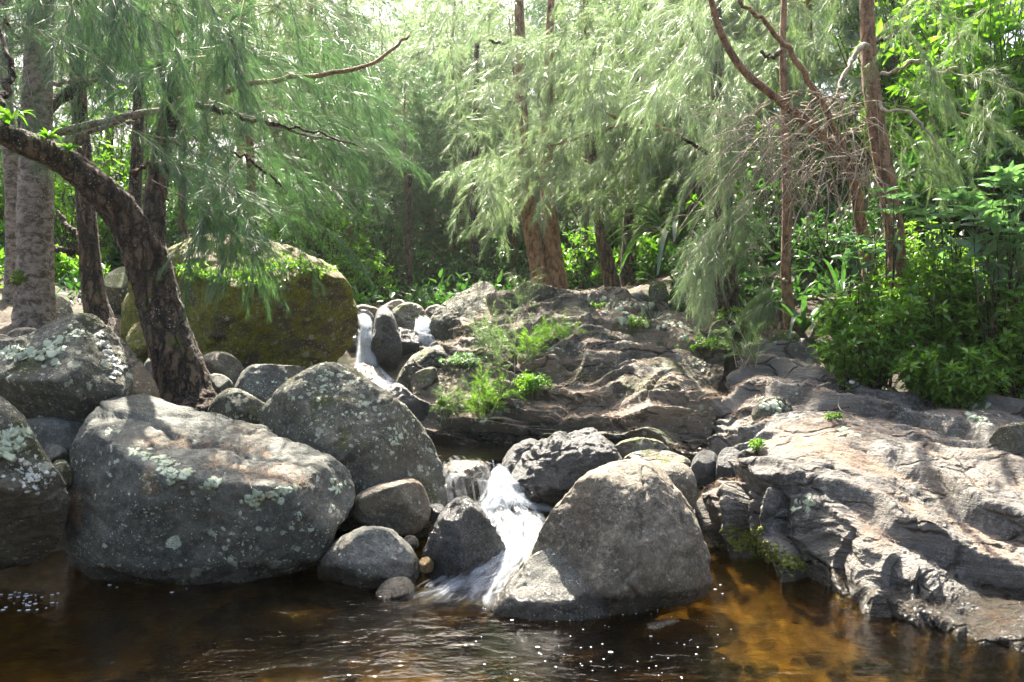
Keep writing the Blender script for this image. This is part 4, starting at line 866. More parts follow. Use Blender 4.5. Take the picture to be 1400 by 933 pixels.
# leaning foreground tree
th, b, pp, bp = named_tree('mossy leaning tree in front of the giant boulder, its trunk bending to the left', [
    [(262, 580, 88, 6.75), (253, 545, 70, 6.8), (244, 500, 60, 6.8), (229, 450, 54, 6.8), (213, 400, 53, 6.78), (197, 345, 52, 6.7), (172, 300, 46, 6.6), (138, 260, 40, 6.45), (90, 222, 36, 6.3), (42, 200, 32, 6.1), (-5, 178, 29, 5.9), (-70, 145, 27, 5.7)],
    [(207, 370, 40, 6.75), (208, 330, 32, 6.8), (211, 290, 27, 6.85), (215, 250, 25, 6.9), (224, 190, 24, 6.9), (236, 150, 24, 6.9), (234, 115, 22, 6.9), (225, 84, 20, 6.85)]],
    [([(228, 88, 6, 6.85), (215, 70, 6, 6.7), (195, 50, 5, 6.5), (165, 30, 4, 6.3), (140, 0, 3, 6.1)], 'twig'),
     ([(238, 150, 7, 6.75), (248, 130, 6, 6.6), (240, 100, 5, 6.5), (225, 75, 5, 6.4), (212, 45, 4, 6.3), (205, 10, 3, 6.2)], 'twig'),
     ([(238, 152, 11, 6.85), (270, 146, 9, 6.8), (310, 155, 7, 6.7), (350, 164, 6, 6.7), (400, 176, 4, 6.7), (440, 182, 3, 6.8), (490, 200, 2, 6.9)], 'bark'),
     ([(302, 128, 7, 6.6), (345, 113, 7, 6.7), (395, 106, 6, 6.8), (450, 103, 6, 6.9), (500, 88, 5, 7), (540, 64, 4, 7.1), (560, 46, 3, 7.2)], 'barkred'),
     ([(210, 230, 5, 6.8), (228, 195, 4, 6.6), (235, 165, 3, 6.5)], 'bark'), ([(178, 238, 5, 6.6), (200, 225, 5, 6.7), (215, 215, 4, 6.8)], 'bark'),
     ([(310, 205, 4, 6.6), (345, 222, 4, 6.7), (385, 255, 3, 6.8)], 'bark'), ([(0, 145, 12, 6), (8, 120, 10, 6.2), (16, 100, 9, 6.3), (4, 60, 6, 6.4), (-10, 0, 5, 6.5)], 'bark')],
    'bark', 7, .18, 44, .11, (8, 8, 2.2), 170)
def bld(cr, tw):
    kw = dict(per=64, w=.0026, nl=.2, two=True, tw=tw, pl=.4, spread=.34, droop=.22, side=.6)
    spray_region(cr, [(165, -30), (300, -30), (350, 60), (325, 150), (250, 130), (190, 60)], (5.0, 6.8), 16, (.62, -.3, -.5), (.6, 1.0), 11, 8, **kw)
    spray_region(cr, [(205, 200), (270, 160), (325, 190), (330, 270), (300, 290), (240, 260)], (5.2, 6.5), 10, (.6, -.2, -.6), (.5, .9), 12, 8, **kw)
    spray_region(cr, [(270, 230), (320, 240), (345, 300), (325, 320), (290, 280)], (5.3, 5.9), 6, (.35, -.1, -.85), (.4, .6), 15, 8, **kw)
    kw.update(per=40, w=.0042, nl=.23, two=False)
    spray_region(cr, [(330, 60), (480, 80), (520, 200), (470, 300), (400, 320), (340, 240)], (6.6, 9.0), 28, (.85, -.1, -.25), (.5, .9), 13, 8, **kw)
    spray_region(cr, [(60, -60), (200, -60), (140, 60), (60, 40)], (5.3, 6.6), 18, (.4, -.2, -.7), (.5, .9), 14, 8, **kw)
    rg = np.random.default_rng(22); high_crown(cr, tw, WP([(100, -150, 6.2), (320, -330, 6.8)]), 1.3, 60, rg)
crown_from(th, b, 'needledk', bld)

named_tree('dark trunk with a flared foot between the thick left trunk and the leaning tree', [[(150, 470, 60, 9.8), (138, 440, 36, 9.8), (128, 400, 29, 9.8), (122, 340, 26, 9.8), (117, 280, 24, 9.8), (112, 200, 22, 9.8), (105, 80, 18, 9.8), (100, -150, 10, 9.8)]],
    [([(122, 345, 9, 9.8), (90, 342, 8, 9.7), (60, 338, 7, 9.6)], 'bark'), ([(115, 330, 8, 9.8), (92, 310, 7, 9.9), (78, 290, 6, 10)], 'bark')], 'bark', 12, .3, 14)
named_tree('dim slender trunk just left of the leaning tree', [[(186, 460, 26, 10.5), (186, 400, 20, 10.5), (184, 300, 17, 10.5), (188, 180, 15, 10.5), (190, 60, 12, 10.5), (190, -120, 8, 10.5)]], (), 'bark', 13, .2, 10)

# twin trunks in the middle
th, b, pp, bp = named_tree('twin-stemmed casuarina with bright red-brown trunks on the outcrop crest', [
    [(752, 425, 46, 13.2), (746, 400, 30, 13.2), (736, 360, 24, 13.2), (726, 310, 22, 13.2), (719, 260, 20, 13.2), (714, 180, 18, 13.2), (711, 80, 15, 13.2), (709, -40, 12, 13.2), (706, -240, 7, 13.2)],
    [(752, 425, 46, 13.25), (762, 400, 30, 13.2), (757, 350, 23, 13.2), (751, 290, 20, 13.2), (747, 240, 18, 13.3), (748, 150, 15, 13.4), (752, 40, 11, 13.5), (756, -100, 7, 13.6)]],
    [([(711, 72, 5, 13.2), (690, 62, 4, 13), (668, 55, 3, 12.8)], 'bark'), ([(940, 190, 5, 11.5), (895, 172, 5, 11.4), (845, 162, 4, 11.3), (800, 136, 3, 11.2)], 'barkred'), ([(860, 170, 4, 11.3), (820, 180, 3, 11.4), (780, 192, 3, 11.6), (740, 200, 2, 12)], 'barkred')], 'barkred', 16, .3, 14)
def bld(cr, tw):
    rg = np.random.default_rng(23); kw = dict(per=54, w=.0055, nl=.19, tw=tw, pl=.42, spread=.55, jit=.65, side=.95, droop=.2)
    spray_region(cr, [(600, 60), (760, 40), (920, 30), (930, 170), (850, 250), (760, 265), (680, 240), (620, 180)], (10.6, 13.1), 88, (-.75, -.35, -.35), (.7, 1.2), 31, 9, **kw)
    spray_region(cr, [(560, -20), (900, -40), (900, 60), (560, 60)], (10.8, 14), 26, (-.5, -.3, -.3), (.6, 1.1), 32, 9, **kw)
    spray_region(cr, [(640, 200), (700, 190), (720, 270), (680, 300), (630, 260)], (12, 13.6), 16, (-.7, -.3, -.5), (.6, 1.0), 33, 9, **kw)
    high_crown(cr, tw, WP([(709, -20, 13.2), (706, -200, 13.2)]), 1.2, 14, rg)
crown_from(th, b, 'needlepale', bld)
th, b, pp, bp = named_tree('pair of dark trunks in shade right of the bright twin trunks', [[(842, 425, 30, 13.8), (838, 395, 22, 13.8), (828, 350, 18, 13.8), (820, 310, 16, 13.8), (812, 250, 14, 13.8), (806, 150, 12, 13.8), (800, 0, 9, 13.8)],
    [(858, 425, 28, 14), (858, 395, 22, 14), (860, 340, 20, 14), (862, 280, 18, 14), (866, 180, 15, 14), (870, 60, 12, 14), (874, -80, 8, 14)]], (), 'bark', 19, .2, 12)
def bld(cr, tw):
    kw = dict(per=54, w=.006, nl=.19, tw=tw, pl=.42, spread=.55, jit=.65, side=.95, droop=.2)
    spray_region(cr, [(770, -20), (980, -20), (960, 180), (900, 270), (800, 260)], (11.8, 13.7), 74, (-.5, -.35, -.4), (.6, 1.1), 34, 9, **kw)
crown_from(th, b, 'needle', bld)
named_tree('thin dark trunk standing upstream behind the tall pointed boulder', [[(652, 430, 15, 17), (650, 380, 12, 17), (647, 300, 11, 17), (650, 180, 9, 17), (652, 60, 7, 17)]], (), 'bark', 20, .2, 8)
named_tree('short grey trunk upstream above the upper falls', [[(562, 440, 13, 16), (562, 400, 10, 16), (558, 340, 9, 16), (560, 240, 7, 16)]], (), 'bark', 24, .2, 8)

# right bank trees
th, b, pp, bp = named_tree('straight brown trunk at the head of the dark crevice with a pale drooping branch', [[(996, 455, 50, 9.5), (995, 430, 31, 9.5), (993, 380, 27, 9.5), (990, 320, 25, 9.5), (987, 260, 23, 9.5), (984, 180, 20, 9.5), (980, 60, 17, 9.5), (976, -100, 12, 9.5), (972, -300, 6, 9.5)]],
    [([(990, 300, 5, 9.3), (975, 320, 4, 9.0), (950, 345, 3, 8.7), (935, 380, 2, 8.5)], 'twig'), ([(986, 215, 6, 9.4), (960, 205, 5, 9.2), (935, 190, 4, 9)], 'bark'), ([(982, 100, 6, 9.5), (960, 60, 5, 9.3), (940, 20, 4, 9.1)], 'bark')], 'bark', 26, .45, 18, .07)
def bld(cr, tw):
    rg = np.random.default_rng(25); kw = dict(per=56, w=.0038, nl=.18, tw=tw, pl=.36, spread=.46, droop=.3, jit=.5)
    spray_region(cr, [(985, 270), (1025, 285), (1000, 350), (950, 360), (930, 330)], (8.5, 9.2), 14, (-.5, -.3, -.8), (.4, .8), 41, 8, **kw)
    spray_region(cr, [(950, 340), (985, 345), (960, 400), (930, 410)], (8.4, 8.8), 5, (-.45, -.2, -.85), (.4, .6), 42, 8, **kw)
    spray_region(cr, [(870, 20), (1000, -20), (1020, 130), (1010, 200), (960, 230), (900, 160)], (8.3, 10), 44, (-.4, -.4, -.7), (.5, 1.), 43, 8, **kw)
    spray_region(cr, [(980, 130), (1020, 140), (1015, 210), (985, 215)], (8.2, 8.8), 9, (-.15, -.3, -.9), (.4, .7), 44, 8, **kw)
    high_crown(cr, tw, WP([(978, -80, 9.5), (972, -280, 9.5)]), 1.2, 10, rg)
crown_from(th, b, 'needlepale', bld)
th, b, pp, bp = named_tree('thin grey-brown trunk beside the strap-leaved plant', [[(1084, 450, 20, 8.9), (1078, 420, 14, 8.9), (1074, 370, 13, 8.9), (1076, 300, 13, 8.9), (1075, 230, 12, 8.9), (1072, 150, 10, 8.9), (1070, 60, 9, 8.9), (1072, 0, 8, 8.9), (1074, -120, 5, 8.9)]],
    [([(1070, 68, 5, 8.9), (1055, 78, 4, 8.7), (1040, 70, 3, 8.5)], 'bark'), ([(1076, 385, 4, 8.8), (1058, 378, 3, 8.6), (1040, 380, 2, 8.5)], 'twig')], 'barkred', 28, .25, 12)
def bld(cr, tw):
    kw = dict(per=40, w=.0045, nl=.2, tw=tw, pl=.32, spread=.45, droop=.35)
    spray_region(cr, [(1020, 370), (1060, 365), (1055, 410), (1025, 420)], (8.4, 8.8), 7, (-.4, -.3, -.6), (.3, .5), 45, 6, **kw)
    spray_region(cr, [(1020, -30), (1160, -30), (1150, 70), (1030, 60)], (10.2, 12), 16, (-.2, -.3, -.6), (.5, .9), 46, 8, **kw)
crown_from(th, b, 'needle', bld)
th, b, pp, bp = named_tree('leaning trunk with a tangle of dead bare twigs', [[(1198, 420, 22, 8.4), (1190, 385, 17, 8.4), (1176, 300, 15, 8.4), (1162, 230, 14, 8.3), (1118, 180, 13, 8.2), (1062, 135, 11, 8.0), (1018, 98, 10, 7.9), (990, 55, 9, 7.8), (975, 10, 8, 7.7), (960, -60, 8, 7.6), (945, -160, 5, 7.5)]],
    [([(1160, 220, 9, 8.2), (1128, 150, 8, 8.1), (1100, 100, 8, 8.0), (1072, 62, 7, 7.9), (1045, 32, 6, 7.8), (1010, 0, 5, 7.7)], 'barkred')], 'barkred', 30, .2, 14)
def dead(th, b):
    rg = np.random.default_rng(77); mb = MB(); q = in_poly([(1010, 170), (1100, 115), (1190, 125), (1195, 200), (1160, 260), (1050, 240)], 165, rg)
    for (x, y) in q:
        p = W(x, y, rg.uniform(7.6, 8.3)); a = rg.uniform(0, 2 * math.pi); d = np.array([math.cos(a) - .25, .35 * math.sin(a), rg.normal() * .35]); l = rg.uniform(.3, .85)
        t = np.linspace(0, 1, 7); pth = p + d * (l * t)[:, None] + G_ * (l * rg.uniform(.3, 1.1) * t ** 1.8)[:, None] + np.cumsum(rg.normal(size=(7, 3)) * .012, 0)
        r = rg.uniform(.003, .0085); mb.add(*tube(pth, np.linspace(r, r * .35, 7), 4))
        for j in range(rg.integers(1, 4)):
            k = rg.integers(2, 6); dd = unit(d * .5 + rg.normal(size=3) * .6); ll = l * rg.uniform(.3, .6)
            pp_ = pth[k] + dd * (ll * t)[:, None] + G_ * (ll * .7 * t ** 2)[:, None]; mb.add(*tube(pp_, np.linspace(r * .6, r * .25, 7), 3))
    for k in range(26):   # long hanging strands at the bottom
        x, y = rg.uniform(1040, 1200), rg.uniform(200, 280); p = W(x, y, rg.uniform(7.6, 8.2)); l = rg.uniform(.5, 1.0); t = np.linspace(0, 1, 9)
        d = np.array([rg.normal() * .3, rg.normal() * .2, -.9]); pth = p + d * (l * t)[:, None] + np.cumsum(rg.normal(size=(9, 3)) * .018, 0)
        mb.add(*tube(pth, np.linspace(.006, .002, 9), 4))
    mb.build('dead_twigs', MAT['twig'], th, b)
dead(th, b)
th, b, pp, bp = named_tree('tall reddish trunk with a knot on the right bank, rising above the green shrubs', [[(1236, 430, 30, 8.1), (1230, 390, 25, 8.1), (1224, 330, 24, 8.1), (1215, 260, 24, 8.1), (1203, 200, 23, 8.1), (1194, 140, 22, 8.1), (1188, 80, 20, 8.1), (1185, 0, 18, 8.1), (1183, -120, 14, 8.1), (1180, -320, 8, 8.1)]],
    [([(1186, 64, 9, 7.95), (1172, 68, 7, 7.8), (1162, 85, 6, 7.7), (1150, 115, 5, 7.6), (1146, 130, 3, 7.5)], 'twig'), ([(1200, 146, 5, 8), (1216, 152, 4, 7.8), (1245, 155, 4, 7.7), (1265, 175, 3, 7.6), (1285, 215, 2, 7.5)], 'twig'),
     ([(1190, 105, 5, 8.1), (1225, 96, 4, 8), (1255, 85, 4, 7.9), (1280, 98, 3, 7.8), (1310, 92, 2, 7.7)], 'twig'), ([(1192, 60, 5, 8.2), (1220, 50, 4, 8.3), (1240, 38, 3, 8.4)], 'bark')], 'barkred', 33, .2, 18, .06, (12, 12, 6))
def bld(cr, tw):
    rg = np.random.default_rng(27); kw = dict(per=50, w=.0035, nl=.16, tw=tw, pl=.32, spread=.5, droop=.3, jit=.5)
    spray_region(cr, [(1240, 70), (1360, 80), (1370, 170), (1300, 190), (1240, 130)], (7.3, 8.3), 11, (.3, -.2, -.75), (.4, .8), 51, 8, **kw)
    spray_region(cr, [(1220, 170), (1300, 190), (1310, 250), (1240, 230)], (7.3, 8), 7, (.5, -.2, -.6), (.4, .7), 52, 8, **kw)
    spray_region(cr, [(1200, -40), (1420, -40), (1340, 60), (1210, 40)], (7.6, 9.5), 9, (.2, -.3, -.6), (.5, .9), 53, 8, **kw)
    high_crown(cr, tw, WP([(1184, -100, 8.1), (1180, -300, 8.1)]), 1.1, 8, rg)
crown_from(th, b, 'needle', bld)
# ------------------------------------------------------------------ shrubs and herbs
def gb(px, d, dz=-.05):
    p = W(px, 440, d); return np.array([p[0], p[1], float(gz(p[0], p[1])[0]) + dz])
def sh(label, cpx, cpy, d, rad, nst, nlf, ll, mat, base=None, cat='shrub', name='shrub', **k):
    c = W(cpx, cpy, d); b = base if base is not None else gb(cpx, d)
    return bush(label, cat, name, b, c, rad, nst, nlf, ll, mat, **k)
LG = 'flowering bushes on the right bank'
sh('low flowering bush spilling towards the thin trunks at the left end of the thicket', 1190, 440, 7.4, (.5, .4, .42), 150, 18, .09, 'lantana', group=LG, flowers=('orange', 'pink'), nfl=9, sr=.005, cat='bush', name='flowering_bush')
sh('flowering bush in the middle of the thicket, below the tall reddish trunk', 1285, 420, 7.5, (.5, .4, .55), 190, 18, .09, 'lantana', group=LG, flowers=('pink', 'orange'), nfl=12, sr=.005, cat='bush', name='flowering_bush')
sh('big pink-flowered bush cut by the right edge of the photo', 1385, 450, 7.2, (.5, .4, .55), 200, 18, .09, 'lantana', group=LG, flowers=('pink', 'pink', 'orange'), nfl=14, sr=.005, cat='bush', name='flowering_bush')
sh('low front bush hanging over the layered slab at the right', 1300, 505, 7.0, (.55, .3, .22), 110, 18, .085, 'lantana', group=LG, flowers=('pink',), nfl=8, sr=.004, cat='bush', name='flowering_bush')
sh('loose low bush reaching over the layered slab toward the mossy knob', 1165, 478, 7.3, (.38, .3, .2), 70, 16, .08, 'lantana', group=LG, flowers=('pink',), nfl=4, sr=.004, cat='bush', name='flowering_bush')
sh('shaded flowering bush at the back of the thicket', 1255, 350, 8.3, (.6, .4, .4), 120, 20, .06, 'lantana', group=LG, flowers=('orange',), nfl=5, sr=.005, cat='bush', name='flowering_bush')
sh('large-leaved sprig growing in front of the leaning twig-tangled trunk', 1172, 345, 7.7, (.26, .2, .2), 9, 4, .17, 'bluegreen', ros=7, wr=.34, cat='plant', name='broadleaf_plant')
sh('large-leaved sprig before the knotted reddish trunk, higher than the thicket', 1215, 290, 7.6, (.25, .2, .2), 8, 4, .15, 'bluegreen', ros=7, wr=.34, cat='plant', name='broadleaf_plant')
sh('blue-green big-leaved shrub with lilac flower heads at the right edge', 1370, 300, 7.1, (.4, .35, .45), 34, 6, .17, 'bluegreen', ros=8, wr=.36, flowers=('lilac',), nfl=5)
sh('blue-green leafy shrub left of the lilac-flowered shrub', 1300, 290, 7.5, (.25, .25, .25), 14, 5, .16, 'bluegreen', ros=8, wr=.36)
TG = 'broad-leaved trees on the right hillside'
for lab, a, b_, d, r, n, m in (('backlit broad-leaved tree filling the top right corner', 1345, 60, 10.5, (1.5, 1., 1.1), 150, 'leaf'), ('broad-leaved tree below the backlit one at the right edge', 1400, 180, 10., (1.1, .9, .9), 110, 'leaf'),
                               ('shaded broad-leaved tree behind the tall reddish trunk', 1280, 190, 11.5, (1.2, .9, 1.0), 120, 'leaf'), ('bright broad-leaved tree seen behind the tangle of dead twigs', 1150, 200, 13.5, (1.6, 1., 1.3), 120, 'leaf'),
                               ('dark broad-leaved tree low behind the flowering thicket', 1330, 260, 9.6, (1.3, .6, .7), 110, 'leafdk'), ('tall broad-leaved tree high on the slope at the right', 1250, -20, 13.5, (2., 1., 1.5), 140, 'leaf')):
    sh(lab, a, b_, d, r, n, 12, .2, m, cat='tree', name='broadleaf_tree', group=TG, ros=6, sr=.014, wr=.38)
UG = 'understory shrubs in the wood'
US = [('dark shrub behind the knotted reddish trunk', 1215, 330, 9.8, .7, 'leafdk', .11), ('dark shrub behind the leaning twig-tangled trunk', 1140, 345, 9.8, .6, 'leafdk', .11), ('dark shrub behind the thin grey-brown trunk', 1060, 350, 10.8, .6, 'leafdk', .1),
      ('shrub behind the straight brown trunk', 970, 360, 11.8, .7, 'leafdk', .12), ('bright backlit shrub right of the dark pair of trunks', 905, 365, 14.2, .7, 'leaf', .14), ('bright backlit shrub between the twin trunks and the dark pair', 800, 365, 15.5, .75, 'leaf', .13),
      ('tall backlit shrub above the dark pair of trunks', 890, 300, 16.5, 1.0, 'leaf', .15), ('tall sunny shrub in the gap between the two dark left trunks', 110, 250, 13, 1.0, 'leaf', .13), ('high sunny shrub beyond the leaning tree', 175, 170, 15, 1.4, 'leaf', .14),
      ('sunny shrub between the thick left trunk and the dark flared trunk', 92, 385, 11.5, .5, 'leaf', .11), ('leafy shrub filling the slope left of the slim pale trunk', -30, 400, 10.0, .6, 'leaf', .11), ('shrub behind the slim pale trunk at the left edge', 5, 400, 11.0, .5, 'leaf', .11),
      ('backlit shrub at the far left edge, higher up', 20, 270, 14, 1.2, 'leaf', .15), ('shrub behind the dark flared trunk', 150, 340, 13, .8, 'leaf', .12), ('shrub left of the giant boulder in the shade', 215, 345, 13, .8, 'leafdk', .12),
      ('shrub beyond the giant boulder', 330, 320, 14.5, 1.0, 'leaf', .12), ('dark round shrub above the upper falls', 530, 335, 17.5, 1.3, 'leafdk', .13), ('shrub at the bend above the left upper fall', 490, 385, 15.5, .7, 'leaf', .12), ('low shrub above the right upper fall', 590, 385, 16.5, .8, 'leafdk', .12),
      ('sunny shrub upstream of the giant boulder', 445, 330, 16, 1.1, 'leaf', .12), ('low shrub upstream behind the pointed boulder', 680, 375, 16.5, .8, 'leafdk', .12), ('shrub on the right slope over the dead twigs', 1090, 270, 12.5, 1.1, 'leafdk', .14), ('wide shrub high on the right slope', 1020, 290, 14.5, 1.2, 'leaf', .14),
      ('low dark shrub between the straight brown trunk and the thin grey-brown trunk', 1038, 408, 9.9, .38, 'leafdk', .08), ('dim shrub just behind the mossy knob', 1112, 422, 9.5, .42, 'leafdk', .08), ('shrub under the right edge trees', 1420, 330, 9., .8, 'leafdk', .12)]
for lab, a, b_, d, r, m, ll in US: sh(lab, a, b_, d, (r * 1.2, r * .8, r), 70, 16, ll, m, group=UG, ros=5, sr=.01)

# where a sight line meets rock or ground
bpy.context.view_layer.update(); DG = bpy.context.evaluated_depsgraph_get()
def on(px, py, names=('rock_outcrop', 'boulder', 'ground')):
    o = Vector(CAM); v = Vector(ray(px, py))
    for _ in range(600):
        ok, p, n, i, ob, m = S.ray_cast(DG, o, v)
        if not ok: return W(px, py, 9), np.array([0, 0, 1.]), None
        if ob.name.split('.')[0] in names: return np.array(p), np.array(n), ob
        o = p + v * .002
    return np.array(p), np.array(n), ob
def herb(label, px, py, rad, nst, nlf, ll, mat, group=None, h=None, **k):
    p, n, ob = on(px, py); r = np.array(rad)
    return bush(label, 'plant', 'leafy_plant', p - np.array([0, 0, .02]), p + np.array([0, -.02, (h or r[2])]), r, nst, nlf, ll, mat, group=group, sr=.003, **k)
HG = 'small plants on the giant boulder'
for i, (lab, px, py, r) in enumerate((('bright leafy plants at the left shoulder of the giant boulder', 268, 380, .22), ('sprawling green plant beside the leaning trunk on the giant boulder', 305, 388, .18), ('green creeper on the crown of the giant boulder', 350, 372, .26), ('leafy patch below the hanging needles on the giant boulder', 388, 372, .26), ('light green seedlings at the right end of the giant boulder', 425, 372, .22), ('tiny scattered seedlings on the front of the giant boulder', 365, 395, .18))):
    herb(lab, px, py, (r * 1.2, r, r * .45), 24, 8, .05, 'lantana', HG, h=.06)
herb('bright leafy herb in the middle of the outcrop', 728, 535, (.22, .18, .09), 50, 9, .05, 'lantana', h=.08)
herb('bright herb at the foot of the outcrop above the middle pool', 668, 565, (.18, .14, .12), 40, 9, .045, 'lantana', h=.1)
herb('small herb low on the outcrop near the dark triangular rock', 615, 560, (.14, .12, .07), 26, 8, .04, 'lantana', h=.06)
herb('low herb above the yellowish angular rock', 632, 505, (.22, .16, .09), 30, 8, .045, 'bluegreen', h=.08)
herb('creeping herb at the edge of the dark crevice', 960, 478, (.3, .25, .08), 50, 8, .04, 'lantana', h=.06)
herb('shaded herb at the foot of the straight brown trunk', 1005, 452, (.25, .2, .13), 44, 8, .06, 'lantana', h=.14)
herb('tiny weed on the crest of the outcrop', 815, 420, (.14, .12, .05), 18, 7, .035, 'lantana', h=.04)
herb('small yellow-green weed on the near tip of the layered slab', 1035, 618, (.07, .06, .05), 14, 6, .035, 'grass', h=.05)
herb('tiny weed on the back of the layered slab', 1138, 572, (.06, .05, .04), 10, 6, .035, 'lantana', h=.03)
herb('little weed at the lower end of the dark crevice', 870, 445, (.14, .12, .06), 20, 7, .035, 'lantana', h=.05)
def seedling(label, px, py, h, n, mat='needle', cat='seedling', lean=.3, w=.004, nl=.12):
    p, nn, ob = on(px, py); rg = np.random.default_rng(int(px)); th = thing('casuarina_seedling', label, cat, p); st, cr = MB(), MB()
    for k in range(n):
        o = np.append(rg.normal(size=2) * lean, 1.); l = h * rg.uniform(.5, 1.); t = np.linspace(0, 1, 8)
        pth = p + np.array([rg.normal() * .06, rg.normal() * .06, -.02]) + unit(o) * (l * t)[:, None]; st.add(*tube(pth, np.linspace(.004, .0015, 8), 4))
        plumes(cr, pth[2:], unit(unit(o) + .7 * rg.normal(size=(6, 3))), h * .32, 26, nl, w, .5, .15, rg=rg)
    st.build('stem', MAT['twig'], th, p); cr.build('crown', MAT[mat], th, p, False)
seedling('feathery seedling standing tall in the middle of the outcrop', 688, 520, .75, 7)
seedling('bright feathery tuft on the middle of the outcrop', 722, 490, .42, 12, 'grass', lean=.5)
seedling('fresh green grassy tuft right of the tall seedling', 762, 468, .3, 12, 'grass', lean=.6)
seedling('feathery seedling at the top left corner of the outcrop', 718, 430, .55, 7, 'needle')
seedling('feathery green tuft low on the outcrop near the middle pool', 660, 570, .5, 14, 'grass', lean=.35)
seedling('wispy seedling at the left edge of the outcrop', 612, 575, .36, 8, 'needle')
seedling('soft seedling beside the dark crevice', 1020, 500, .5, 7, 'needle')
seedling('wispy seedling left of the bright feathery tuft', 668, 480, .4, 8, 'needle', lean=.5)

SG = 'strap-leaved plants'
p, _, _ = on(1098, 462); straps('glossy strap-leaved plant at the top of the layered slab', 'plant', 'strap_leaf_plant', p + np.array([0, 0, .05]), 15, .8, .055, seed=3, up_=1.1, group=SG)
straps('strap-leaved plant in shade behind the mossy knob', 'plant', 'strap_leaf_plant', gb(1150, 8.9, .05), 12, .7, .05, seed=4, up_=1.2, group=SG)
straps('big strap-leaved plant beside the drooping pale branch', 'plant', 'strap_leaf_plant', W(925, 335, 11.2), 22, 1.3, .09, seed=5, up_=.9, group=SG)
straps('strap-leaved plant by the perched grey stone', 'plant', 'strap_leaf_plant', gb(915, 11.4, .05), 16, .9, .06, seed=6, up_=1.1, group=SG)
straps('small strap-leaved plant right of the straight brown trunk', 'plant', 'strap_leaf_plant', gb(1018, 9.6, .02), 12, .6, .045, seed=7, group=SG)
FG = 'ferns on the leaning trunk'
for lab, px, py, d, L in (('largest fern on the leaning trunk, near the left edge', 22, 172, 5.95, .3), ('fern on the leaning trunk right of the largest fern', 72, 196, 6.15, .2), ('small fern low on the leaning trunk bend', 100, 212, 6.25, .17)):
    straps(lab, 'fern', 'fern', W(px, py, d) + np.array([0, -.06, .02]), 16, L * .75, .022, 'leaf', .9, .9, int(px), FG)

# undergrowth on the forest floor
def undergrowth():
    rg = np.random.default_rng(91); P = []
    while len(P) < 1500:
        x, y = rg.uniform(-22, 24), rg.uniform(6.4, 34)
        if abs(x) < .62 * y + 2 and not (-3.6 < x < 2.1 and y < 14) and not (y < 9.4 and x < 0) and not (x < 4.4 and y < 9.0) and not (x < 2.1 + .12 * (14 - y) and y < 14 and rg.random() < .5): P.append((x, y))
    P = np.array(P); z = gz(P[:, 0], P[:, 1]); n = 44
    s = rg.uniform(.2, .55, len(P)) * (1 + .02 * P[:, 1]) * np.where((P[:, 1] < 13) & (P[:, 0] > 0), .6, 1); C = np.column_stack([P, z])
    o = unit(rg.normal(size=(len(P), n, 3))); o[..., 2] = np.abs(o[..., 2]); Q = C[:, None] + o * (s[:, None] * rg.uniform(.3, 1, (len(P), n)))[..., None]
    D = unit(o + .7 * rg.normal(size=o.shape)); mb = MB()
    leaves(mb, Q.reshape(-1, 3), D.reshape(-1, 3), unit(np.array([0, 0, 1.]) + .5 * rg.normal(size=(len(P) * n, 3))), np.repeat(.1 + .004 * P[:, 1], n) * rg.uniform(.6, 1.3, len(P) * n))
    tag(mb.build('undergrowth', MAT['leafdk'], None, np.array([0, 12, 2.])), 'dense low leafy undergrowth covering the forest floor', 'undergrowth', None, 'stuff')
undergrowth()

# ------------------------------------------------------------------ litter
def straw(label, P, N, mat='straw', l=.13, seed=1, w=.0016):
    rg = np.random.default_rng(seed); n = len(P); a = rg.normal(size=(n, 3)); d = unit(a - N * (a * N).sum(1, keepdims=True)); d = unit(d + np.array([.6, .1, 0]) * np.sign(rg.normal(size=(n, 1))))
    d = unit(d - N * (d * N).sum(1, keepdims=True)); s = unit(np.cross(d, N)); ll = (l * rg.uniform(.5, 1.2, n))[:, None]; b = s * (rg.normal(size=(n, 1)) * .03)
    A = P + N * .004 - d * ll * .5; M = P + N * .010 + b; B = P + N * .005 + d * ll * .5; h = s * w * .5
    V = np.stack([A - h, A + h, M + h, M - h, B], 1).reshape(-1, 3); k = np.arange(n)[:, None] * 5
    mb = MB(); mb.add(V, k + np.array([[0, 1, 2, 3]]), k + np.array([[3, 2, 4]]))
    tag(mb.build('pine_straw', MAT[mat], None, P.mean(0), False), label, 'pine straw', None, 'stuff')
rg = np.random.default_rng(5)
for (V, N), n, lab, sd in ((OUTC[0], 3800, 'fallen brown needles caught in the hollows of the broad outcrop', 3), (OUTC[1], 5200, 'fallen brown needles strewn over the layered slab', 4)):
    wgt = sstep(.5, .85, N[:, 2]) * sstep(-.05, .35, fbm(V, 1.3, 3, 71)) * (V[:, 2] > .12) * np.clip((V[:, 1] - 4.4) / 1.6, 0, 1); i = rg.choice(len(V), n, p=wgt / wgt.sum()); straw(lab, V[i] + rg.normal(size=(n, 3)) * [.02, .02, 0], N[i], seed=sd)
def straw_at(label, pts, n, sp, sd, **k):
    P, N = [], []
    for px, py in pts:
        p, nn, ob = on(px, py, ('boulder',)); P.append(p); N.append(nn)
    P, N = np.array(P), np.array(N); r = np.random.default_rng(sd); i = r.integers(0, len(P), n)
    t = unit(np.cross(N[i], r.normal(size=(n, 3)))); straw(label, P[i] + t * (np.abs(r.normal(size=(n, 1))) * sp), N[i], seed=sd, **k)
straw_at('trail of red-brown needles across the flat top of the largest boulder', [(205, 605), (230, 608), (255, 612), (280, 610), (310, 612), (340, 618), (365, 622), (385, 640), (395, 655), (300, 630), (325, 640), (345, 648), (290, 635), (370, 650), (410, 660)], 520, .05, 8, l=.16, w=.002)
